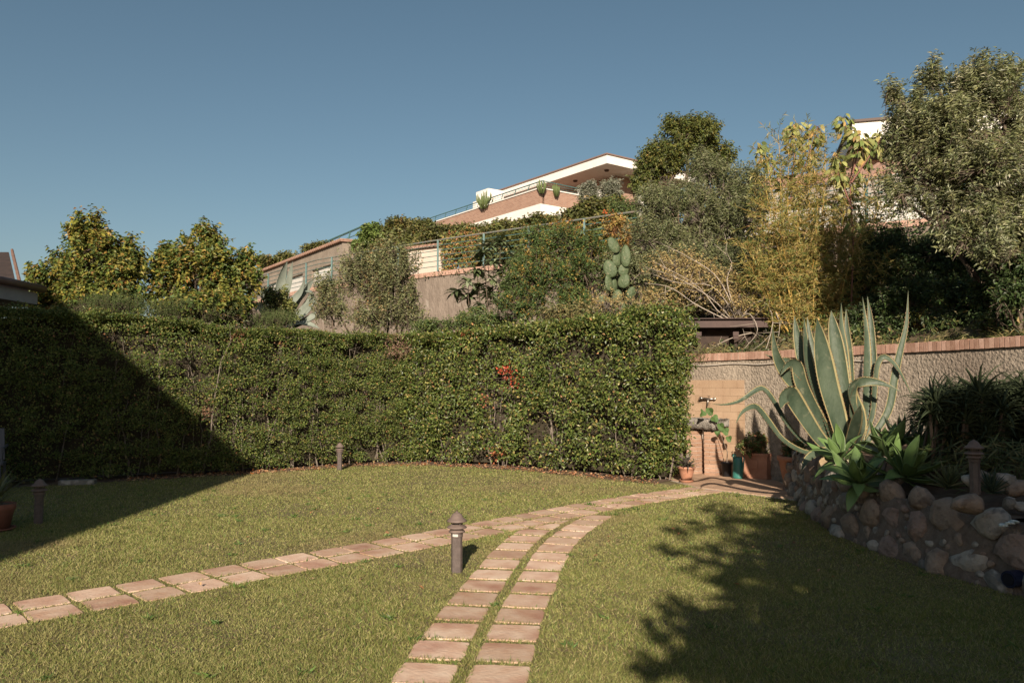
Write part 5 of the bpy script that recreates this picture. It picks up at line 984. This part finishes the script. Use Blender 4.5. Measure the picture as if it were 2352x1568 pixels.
garage('long pale garage with white doors and tiled roof behind the olive tree', (6.2, 22.6), (18.0, 14.8), 6.95, [(.5, 3.0), (3.5, 6.0), (6.9, 9.4), (9.9, 12.4)], 1.0, 2.8, mat('pale_grey_render', (.3, .27, .23), (.38, .34, .3), 1.5, .9, .4, 20), dz=1.75)

# ------------------------------------------------------------------ hillside greenery above the garages
BANK = [((.11, .12, .035), 5), ((.15, .16, .045), 4), ((.08, .09, .03), 3), ((.24, .2, .07), 1.2), ((.3, .18, .07), .5)]
for k, (px, py, Y, rx, rz, n, lab) in enumerate((
        (640, 598, 46, 50, 14, 200, 'dark cypress like hedge far left above the garage'), (728, 572, 44, 34, 15, 150, 'dark rounded bush on top of the garage bank'), (930, 535, 38, 75, 32, 520, 'brownish green hedge mass left of the brick terrace'), (1040, 545, 36, 80, 28, 480, 'green hedge mass below the left end of the brick terrace'), (1150, 540, 34, 85, 28, 520, 'green hedge mass below the middle of the brick terrace'),
        (1260, 528, 32, 80, 34, 520, 'green hedge mass below the corner of the brick terrace'), (1370, 500, 30, 80, 42, 560, 'green hedge mass between terrace and dark evergreen tree'), (1100, 575, 30.5, 70, 30, 300, 'green bank bush behind the teal railing'), (910, 580, 31.5, 60, 40, 320, 'green bush behind the tall pale shrub'), (1200, 570, 27, 90, 34, 380, 'green bank bush right of the orange creeper'), (1350, 560, 24, 80, 36, 380, 'green bank bush behind the orange vine'))):
    c = at(px, py, Y); plant('hedge_bush', lab, 'bush', (c[0], c[1], float(hill(c[0], c[1]))-.1), [lobe(px, py, Y, rx, rz), lobe(px-rx*.5, py+6, Y, rx*.6, rz*.8), lobe(px+rx*.5, py-4, Y, rx*.6, rz*.9)], n, .6, 14, .14, .08, BANK, LM, BARK, up=.7, seed=170+k, trunk_r=.06, twig_r=.008, core=.3, bumps=.14)
plant('bush', 'bright green ivy mound at the corner of the garage roof', 'bush', (at(850, 550, 33)[0], 33, 4.8), [lobe(850, 545, 33, 32, 30), lobe(835, 570, 33, 28, 24)], 260, .4, 14, .13, .09, [((.13, .19, .045), 4), ((.18, .23, .06), 3), ((.08, .12, .03), 2)], LM, seed=190, core=.3, bumps=.1)
for k, (px, py, rx, rz, lab) in enumerate(((1350, 440, 26, 20, 'silvery olive bush at the left below the upper house window'), (1400, 432, 26, 20, 'silvery olive bush at the right below the upper house window'))):
    c = at(px, py, 38); plant('olive_bush', lab, 'bush', (c[0], 38, float(hill(c[0], 38))), [lobe(px, py, 38, rx, rz), lobe(px+5, py+20, 38, rx, rz)], 240, .6, 16, .13, .035, [((.24, .25, .18), 4), ((.34, .34, .27), 3), ((.15, .16, .1), 3)], LM, up=1.0, seed=195+k, core=.3)
g = np.random.default_rng(91); n = 30000; x = g.uniform(-7, 13, n); gy_ = gyf(x); ry_ = np.interp(x, RW[:, 0], RW[:, 1]); y = gy_+.35+(ry_-.25-gy_)*g.uniform(0, 1, n)**1.15; P = np.stack([x, y, hill(x, y)], 1)
q = wav(P, 1.4, 3)+.7*wav(P, 4, 4); P[:, 2] += g.uniform(0, 1, n)**.8*np.clip(.3+.28*q, .04, .8)*np.clip((y-gy_)/1.5, .25, 1); N = n
C = pick(g, [((.08, .11, .035), 5), ((.13, .15, .05), 3), ((.05, .07, .025), 4), ((.24, .2, .08), 1.6), ((.34, .25, .12), .8)], N)*np.clip(1+.3*q, .5, 1.5)[:, None]
obj('undergrowth', leaves('undergrowth', P, g.normal(size=(N, 3))+[0, -.2, .5], g.normal(0, .5, (N, 3))+[0, -.5, .7], g.uniform(.05, .12, N), g.uniform(.02, .05, N), C, LM), kind='stuff')
# dots of blossom among the greenery
g = np.random.default_rng(3); T = thing('flowering_vine', 'trumpet vine with small orange red blossoms under the upper house', 'vine', tuple(at(1380, 480, 27))); o = np.array(T.location); P = []
for px, py in ((1318, 530), (1330, 523), (1310, 545), (1470, 493), (1340, 508), (1456, 470), (1390, 488), (1408, 490), (1425, 482), (1460, 505)):
    for _ in range(10): P.append(at(px, py, 24)+g.normal(0, .05, 3)-o)
P = np.array(P); N = len(P); obj('flowers', leaves('flowers', P, g.normal(size=(N, 3)), g.normal(size=(N, 3))+[0, -1, 0], np.full(N, .07), np.full(N, .05), pick(g, [((.55, .12, .04), 1)], N), LM), T)

# ------------------------------------------------------------------ upper house
BR = bpy.data.materials.new('brickwork'); BR.use_nodes = True; n = BR.node_tree.nodes; l = BR.node_tree.links; bt = n.new('ShaderNodeTexBrick'); bt.inputs['Scale'].default_value = 1.0; bt.inputs['Color1'].default_value = (.28, .14, .095, 1); bt.inputs['Color2'].default_value = (.38, .215, .15, 1); bt.inputs['Mortar'].default_value = (.36, .28, .22, 1)
bt.inputs['Brick Width'].default_value = .26; bt.inputs['Row Height'].default_value = .075; bt.inputs['Mortar Size'].default_value = .012; tc = n.new('ShaderNodeTexCoord'); sp = n.new('ShaderNodeSeparateXYZ'); ad = n.new('ShaderNodeMath'); ad.operation = 'ADD'; cb = n.new('ShaderNodeCombineXYZ')
l.new(tc.outputs['Object'], sp.inputs[0]); l.new(sp.outputs[0], ad.inputs[0]); l.new(sp.outputs[1], ad.inputs[1]); l.new(ad.outputs[0], cb.inputs[0]); l.new(sp.outputs[2], cb.inputs[1]); l.new(cb.outputs[0], bt.inputs['Vector']); l.new(bt.outputs[0], n['Principled BSDF'].inputs['Base Color']); n['Principled BSDF'].inputs['Roughness'].default_value = .9
def house(label, corner, adir, L1, L2, ztop, fas):
    """corner nearest the viewer, adir: unit vector of the long (left) side; local x runs along the long side, y along the short side"""
    rz = math.atan2(adir[1], adir[0]); T = thing('house', label, 'house', (corner[0], corner[1], 0), rz); return T
cz = at(1394, 353, 50); ca = cz[:2]; za = cz[2]; e1 = at(1130, 440, 60.5)[:2]; ad_ = nrm(e1-ca); L1 = np.linalg.norm(e1-ca)+.5; 
HS = house('modern white roofed house with brick terrace on top of the hill', ca, ad_, L1, 9, za, .6)
# local frame: x along ad_ (to the left/back), y = left normal of ad_ ; the house body lies on the -y side (right/back)
sgn = -1
def hb(mb, x0, x1, y0, y1, z0, z1, m=0): mb.box(((x0+x1)/2, sgn*(y0+y1)/2, (z0+z1)/2), (abs(x1-x0), abs(y1-y0), z1-z0), 0, m)
mb = MB(); hb(mb, 0, L1, 0, 9, za-.62, za-.05); mb.build('fascia', WHITE, HS)
mb = MB(); hb(mb, -.08, L1+.05, -.08, 9.1, za-.05, za+.03); mb.build('roof_edge', mat('copper_edge', (.2, .13, .105), (.25, .165, .135), 5, .6), HS)
mb = MB(); hb(mb, 1.9, L1, 2.6, 9, za-5, za-.62); mb.build('wall', BR, HS)
mb = MB(); hb(mb, 1.7, 1.9, 4.6, 6.2, za-2.9, za-.7); w_ = mb.build('window', WHITE, HS); mb = MB(); hb(mb, 1.66, 1.70, 4.75, 6.05, za-2.8, za-.8); mb.build('pane', mat('window_glass', (.25, .3, .32), None, rough=.1, spec=.8), w_)
mb = MB(); hb(mb, .15, .45, 3.2, 3.5, za-3.6, za-.62); mb.build('column', WHITE, HS)
for x_, y_ in ((1.2, 1.1), (4.5, 1.2)):
    mb = MB(); mb.lathe([(.1, -.12), (.16, -.08), (.16, 0)], 12, c=(x_, sgn*y_, za-.62)); mb.build('ceiling_lamp', mat('dark_bronze', (.08, .05, .04), None, rough=.5), HS)
# terrace in the same frame
tz = at(1241, 431.5, 46.5); tc_ = tz[:2]; ztp = tz[2]
TR = thing('terrace', 'brick terrace parapet with white base in front of the hilltop house', 'terrace', (tc_[0], tc_[1], 0), math.atan2(ad_[1], ad_[0]))
mb = MB(); hb(mb, 0, 17, 0, .3, ztp-.95, ztp-.04); mb.box((.15, -(.3+3.3)/2-.0, ztp-.495), (.3, 3.3, .91)); mb.build('parapet', BR, TR)
mb = MB(); hb(mb, -.05, 17, -.05, .35, ztp-.04, ztp+.03); mb.box((.15, -2.0, ztp-.005), (.4, 3.3, .07)); mb.build('coping', WHITE, TR)
mb = MB(); hb(mb, .004, 17, .004, .296, ztp-1.6, ztp-.95); mb.box((.15, -2.0, ztp-1.275), (.29, 3.4, .65)); mb.build('base', WHITE, TR)
mb = MB(); hb(mb, .3, 17, .3, 6, ztp-.9, ztp-.8); mb.build('floor', TERRA, TR)
mb = MB(); mb.box((.3, -4.5, ztp-.6), (.9, 1.6, 1.3)); mb.build('pier', BR, TR); mb = MB(); mb.box((.3, -4.5, ztp+.32), (.96, 1.7, .5)); mb.build('pier_cap', WHITE, TR)
TLR = thing('railing', 'dark teal railing on top of the brick terrace parapet', 'railing', (tc_[0], tc_[1], ztp), math.atan2(ad_[1], ad_[0]))
for h, r in ((.45, .035), (.3, .014), (.15, .014)):
    mb = MB(); mb.tube([(17, -.15, h), (0, -.15, h), (.15, -3.4, h)], r, 6); mb.build('rail', TEAL, TLR)
for k in range(13):
    mb = MB(); mb.tube([(.1+k*1.4, -.15, 0), (.1+k*1.4-.25, -.15, .45)], .028, 6); mb.build('post', TEAL, TLR)
# white block beyond the terrace's far end
c = at(1098, 478, 58); T = thing('white_annex', 'small white annex seen at the far end of the terrace', 'building', (c[0], c[1], c[2]), math.atan2(ad_[1], ad_[0])); mb = MB(); mb.box((0, 0, -.3), (.5, .6, 1.5)); mb.box((-.9, 0, -.7), (1.4, .5, .7)); mb.build('wall', WHITE, T)
c = at(1125, 466, 58); T = thing('white_annex', 'white side wall left of the hilltop roof', 'building', (c[0], c[1], c[2]), math.atan2(ad_[1], ad_[0])); mb = MB(); mb.box((0, 0, 0), (1.6, 1.4, 1.7)); mb.build('wall', WHITE, T)
# cacti in pots on the terrace
EU = mat('cactus_green', (.09, .13, .04), (.15, .18, .07), 6, .6)
for k, (px, py, Y, hgt, lab) in enumerate(((1113, 468, 51, .85, 'tall branching cactus at the left end of the terrace'), (1244, 433, 46.3, .5, 'small cactus at the terrace corner'), (1278, 440, 47, .5, 'slim cactus right of the terrace corner'))):
    c = at(px, py, Y); T = thing('cactus', lab, 'cactus', tuple(c)); mb = MB(); g = np.random.default_rng(k)
    for q in range(26 if k == 0 else 13):
        x, y = g.uniform(-.5, .5, 2)*(1.1 if k == 0 else .55); h = hgt*g.uniform(.5, 1.05)*(1-.5*abs(x)); mb.tube([(x*.4, y*.4, -.3), (x, y, h*.45), (x*1.05, y, h)], [.03, .04, .02], 5)
    mb.build('stems', EU, T, smooth=True)
# lower teal railing far left on the garage bank
T = thing('railing', 'thin teal railing rising above the left garage roof', 'railing', tuple(at(790, 550, 40))); o = np.array(T.location)
A, B = at(748, 556, 41), at(835, 519, 37)
for dz, r in ((0, .05), (-.28, .02), (-.56, .02)):
    mb = MB(); mb.tube([tuple(A-o+[0, 0, dz]), tuple(B-o+[0, 0, dz])], r, 6); mb.build('rail', TEAL, T)
for u in (.12, .4, .68, .95):
    q = A+(B-A)*u-o; mb = MB(); mb.tube([tuple(q), tuple(q+[-.25, 0, -.9])], .035, 6); mb.build('post', TEAL, T)

# second house behind the trees at the right
c = at(1950, 300, 32); H2 = thing('house', 'second hillside house with white roof band behind the olive tree', 'house', (c[0], c[1], 0), R(-16))
c[2] -= .45
mb = MB(); mb.box((6.5, 3, c[2]+.1), (13, 8, .7)); mb.build('fascia', WHITE, H2)
mb = MB(); mb.box((6.5, 3, c[2]+.5), (13.2, 8.2, .1)); mb.build('roof_edge', mat('dark_edge', (.09, .06, .05), None, rough=.6), H2)
mb = MB(); mb.box((7, 4.2, c[2]-3.5), (12, 6, 5.9)); mb.build('wall', BR, H2)
for k in range(3):
    mb = MB(); mb.box((2.6+k*3, 1.17, c[2]-1.9), (1.6, .06, 1.6)); w_ = mb.build('window', WHITE, H2); mb = MB(); mb.box((2.6+k*3, 1.13, c[2]-1.9), (1.4, .03, 1.4)); mb.build('pane', MATS['window_glass'], w_)
mb = MB(); mb.box((6.5, .2, c[2]-3.1), (13, 2.0, .9)); mb.build('balcony', BR, H2)

# ------------------------------------------------------------------ house at the left edge, and the one that throws the shadow
nh = thing('house', 'low house wing with brown gutter at the left edge behind the hedge', 'house', (-8.3, 12.6, 0))
WD = mat('dim_white', (.36, .33, .31), (.42, .39, .36), 3, .8); GB = mat('gutter_brown', (.14, .085, .065), (.18, .11, .085), 5, .5)
mb = MB(); mb.box((-3.5, .1, 1.45), (5.6, 1.5, 2.9)); mb.build('wall', mat('brown_render', (.16, .1, .08), (.22, .15, .12), 3, .9), nh)
mb = MB(); mb.box((-2.95, .1, 3.02), (5.9, 1.85, .2)); mb.build('fascia', WD, nh)
mb = MB(); mb.tube([(.06, -.83, 3.2), (.06, 1.1, 3.2)], .07, 8); mb.tube([(-5.9, -.83, 3.2), (.06, -.83, 3.2)], .07, 8); mb.build('gutter', GB, nh, smooth=True)
mb = MB(); mb.box((-3.0, .1, 3.16), (5.7, 1.8, .06)); mb.build('roof', TILE, nh)
p1, p2 = at(46, 652, 16), at(28, 578, 18.5)
up_ = thing('house', 'upper storey gable with tiled verge at the far left edge', 'house', (p1[0]-3, 16, 3.2))
o = np.array(up_.location); mb = MB(); q1, q2 = p1-o, p2-o
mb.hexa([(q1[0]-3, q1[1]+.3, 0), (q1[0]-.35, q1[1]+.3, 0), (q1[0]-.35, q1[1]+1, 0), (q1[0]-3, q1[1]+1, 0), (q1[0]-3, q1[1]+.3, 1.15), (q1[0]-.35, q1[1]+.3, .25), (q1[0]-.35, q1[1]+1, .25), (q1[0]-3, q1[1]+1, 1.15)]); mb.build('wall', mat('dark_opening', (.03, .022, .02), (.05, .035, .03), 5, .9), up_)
mb = MB()
for k in range(7):
    a = q1+(q2-q1)*(k/7); b_ = q1+(q2-q1)*((k+1.15)/7); mb.tube([tuple(a), tuple(b_+[0, 0, .03])], [.035, .03], 8)
mb.build('verge_tiles', mat('old_verge', (.13, .075, .055), (.2, .12, .09), 9, .9), up_, kind='stuff')
mb = MB(); A = q1+[-.08, 0, -.06]; B = q2+[-.08, 0, -.06]; mb.hexa([tuple(A+[-.3, 0, .0]), tuple(A), tuple(B), tuple(B+[-.3, 0, .0]), tuple(A+[-.3, 0, .05]), tuple(A+[0, 0, .05]), tuple(B+[0, 0, .05]), tuple(B+[-.3, 0, .05])]); mb.build('roof', MATS['dark_opening'], up_)
# main house behind the viewer on the left
mh = thing('house', 'two storey garden house whose gable shades the left of the lawn', 'house', (-5.4, -1.2, 0)); mb = MB()
mb.box((-4.25, -4, 3.15), (8.0, 8, 6.3)); mb.build('wall', mat('cream_render', (.5, .42, .33), (.56, .48, .39), 2, .9), mh)
mb = MB()
for s_ in (0, 1):
    x0, x1 = (0, -4.25) if s_ == 0 else (-8.5, -4.25); z0, z1 = 6.6, 10.17
    mb.hexa([(x0, .2, z0-.12), (x1, .2, z1-.12), (x1, -8.3, z1-.12), (x0, -8.3, z0-.12), (x0, .2, z0+.02), (x1, .2, z1+.02), (x1, -8.3, z1+.02), (x0, -8.3, z0+.02)])
mb.build('roof', TILE, mh)
mb = MB(); mb.add([(-.25, 0, 6.3), (-8.25, 0, 6.3), (-4.25, 0, 9.85), (-.25, -8, 6.3), (-8.25, -8, 6.3), (-4.25, -8, 9.85)], [(0, 1, 2), (3, 5, 4), (0, 2, 5, 3), (1, 4, 5, 2)]); mb.build('gable', MATS['cream_render'], mh)
for x_, z_ in ((-2.2, 4.6), (-6, 4.6), (-2.2, 1.6), (-6, 1.6)):
    mb = MB(); mb.box((x_, .02, z_), (1.1, .06, 1.4)); w_ = mb.build('window', WHITE, mh); mb = MB(); mb.box((x_, .06, z_), (.95, .02, 1.25)); mb.build('pane', MATS['window_glass'], w_)
# tree behind the viewer on the right
plant('garden_tree', 'spreading garden tree whose crown shades the right of the lawn', 'tree', (4.6, -4.3, 0),
      [((2.3, -3.5, 4.5), (1.8, 1.5, 1.35)), ((4.4, -3.6, 4.9), (2.0, 1.6, 1.5)), ((6.6, -3.4, 4.7), (1.9, 1.6, 1.5)), ((8.8, -3.4, 4.4), (2.0, 1.6, 1.5)), ((2.9, -3.2, 3.0), (1.8, 1.3, 1.0)), ((5.2, -3.4, 2.9), (1.8, 1.4, 1.0)), ((7.6, -3.2, 2.8), (1.8, 1.5, 1.0)), ((1.2, -3.3, 3.5), (.9, .8, .7)), ((1.6, -3.2, 2.6), (.9, .8, .6)), ((3.6, -2.6, 2.3), (1.7, .9, .5)), ((5.7, -3.6, 5.7), (1.3, 1.2, 1.25)), ((7.7, -3.5, 5.7), (1.6, 1.2, 1.25))], 2900, .5, 12, .15, .085, [((.08, .12, .035), 4), ((.12, .16, .05), 3)], LM, BARK, seed=400, trunk_r=.14, core=.2, bumps=.2, spread=.5)

# ------------------------------------------------------------------ things in the shade at the left
p = gnd(-12, 1218); potp('flower_pot', 'terracotta pot in the shade at the left edge of the lawn', (p[0], p[1], 0), [(.13, 0), (.17, .2), (.185, .22), (.19, .28), (.17, .282), (.15, .24)], mat('old_terracotta', (.2, .08, .055), (.28, .12, .08), 8, .85), saucer=.19)
spiky('grass_plant', 'arching grassy plant in the shaded terracotta pot at the left', (p[0], p[1], .25), 90, .5, .012, [((.12, .13, .05), 3), ((.2, .2, .09), 1)], 12, tilt=(.1, 1.2))
p = gnd(-40, 1135); T = thing('garden_chair', 'grey plastic garden chair at the left edge in deep shade', 'chair', (p[0], p[1], 0), R(25))
mb = MB(); mb.box((0, 0, .42), (.48, .46, .03)); mb.build('seat', GREYM, T)
mb = MB(); mb.hexa([(-.22, .2, .46), (.22, .2, .46), (.22, .24, .46), (-.22, .24, .46), (-.19, .3, .9), (.19, .3, .9), (.19, .33, .9), (-.19, .33, .9)]); mb.build('backrest', GREYM, T)
for sx in (-1, 1):
    for sy in (-1, 1): mb = MB(); mb.tube([(sx*.21, sy*.2, .42), (sx*.24, sy*.23, 0)], .022, 6); mb.build('leg', GREYM, T)
    mb = MB(); mb.tube([(sx*.24, -.2, .42), (sx*.25, -.2, .64), (sx*.24, .24, .66)], .02, 6); mb.build('armrest', GREYM, T)
p = gnd(178, 1112); T = MB(); T.box((0, 0, .035), (.5, .16, .07)); o = T.build('stone_slab', STONEM[0], label='grey stone slab lying at the foot of the shaded hedge', cat='slab'); o.location = (p[0], p[1], 0); o.rotation_euler = (0, 0, .25)
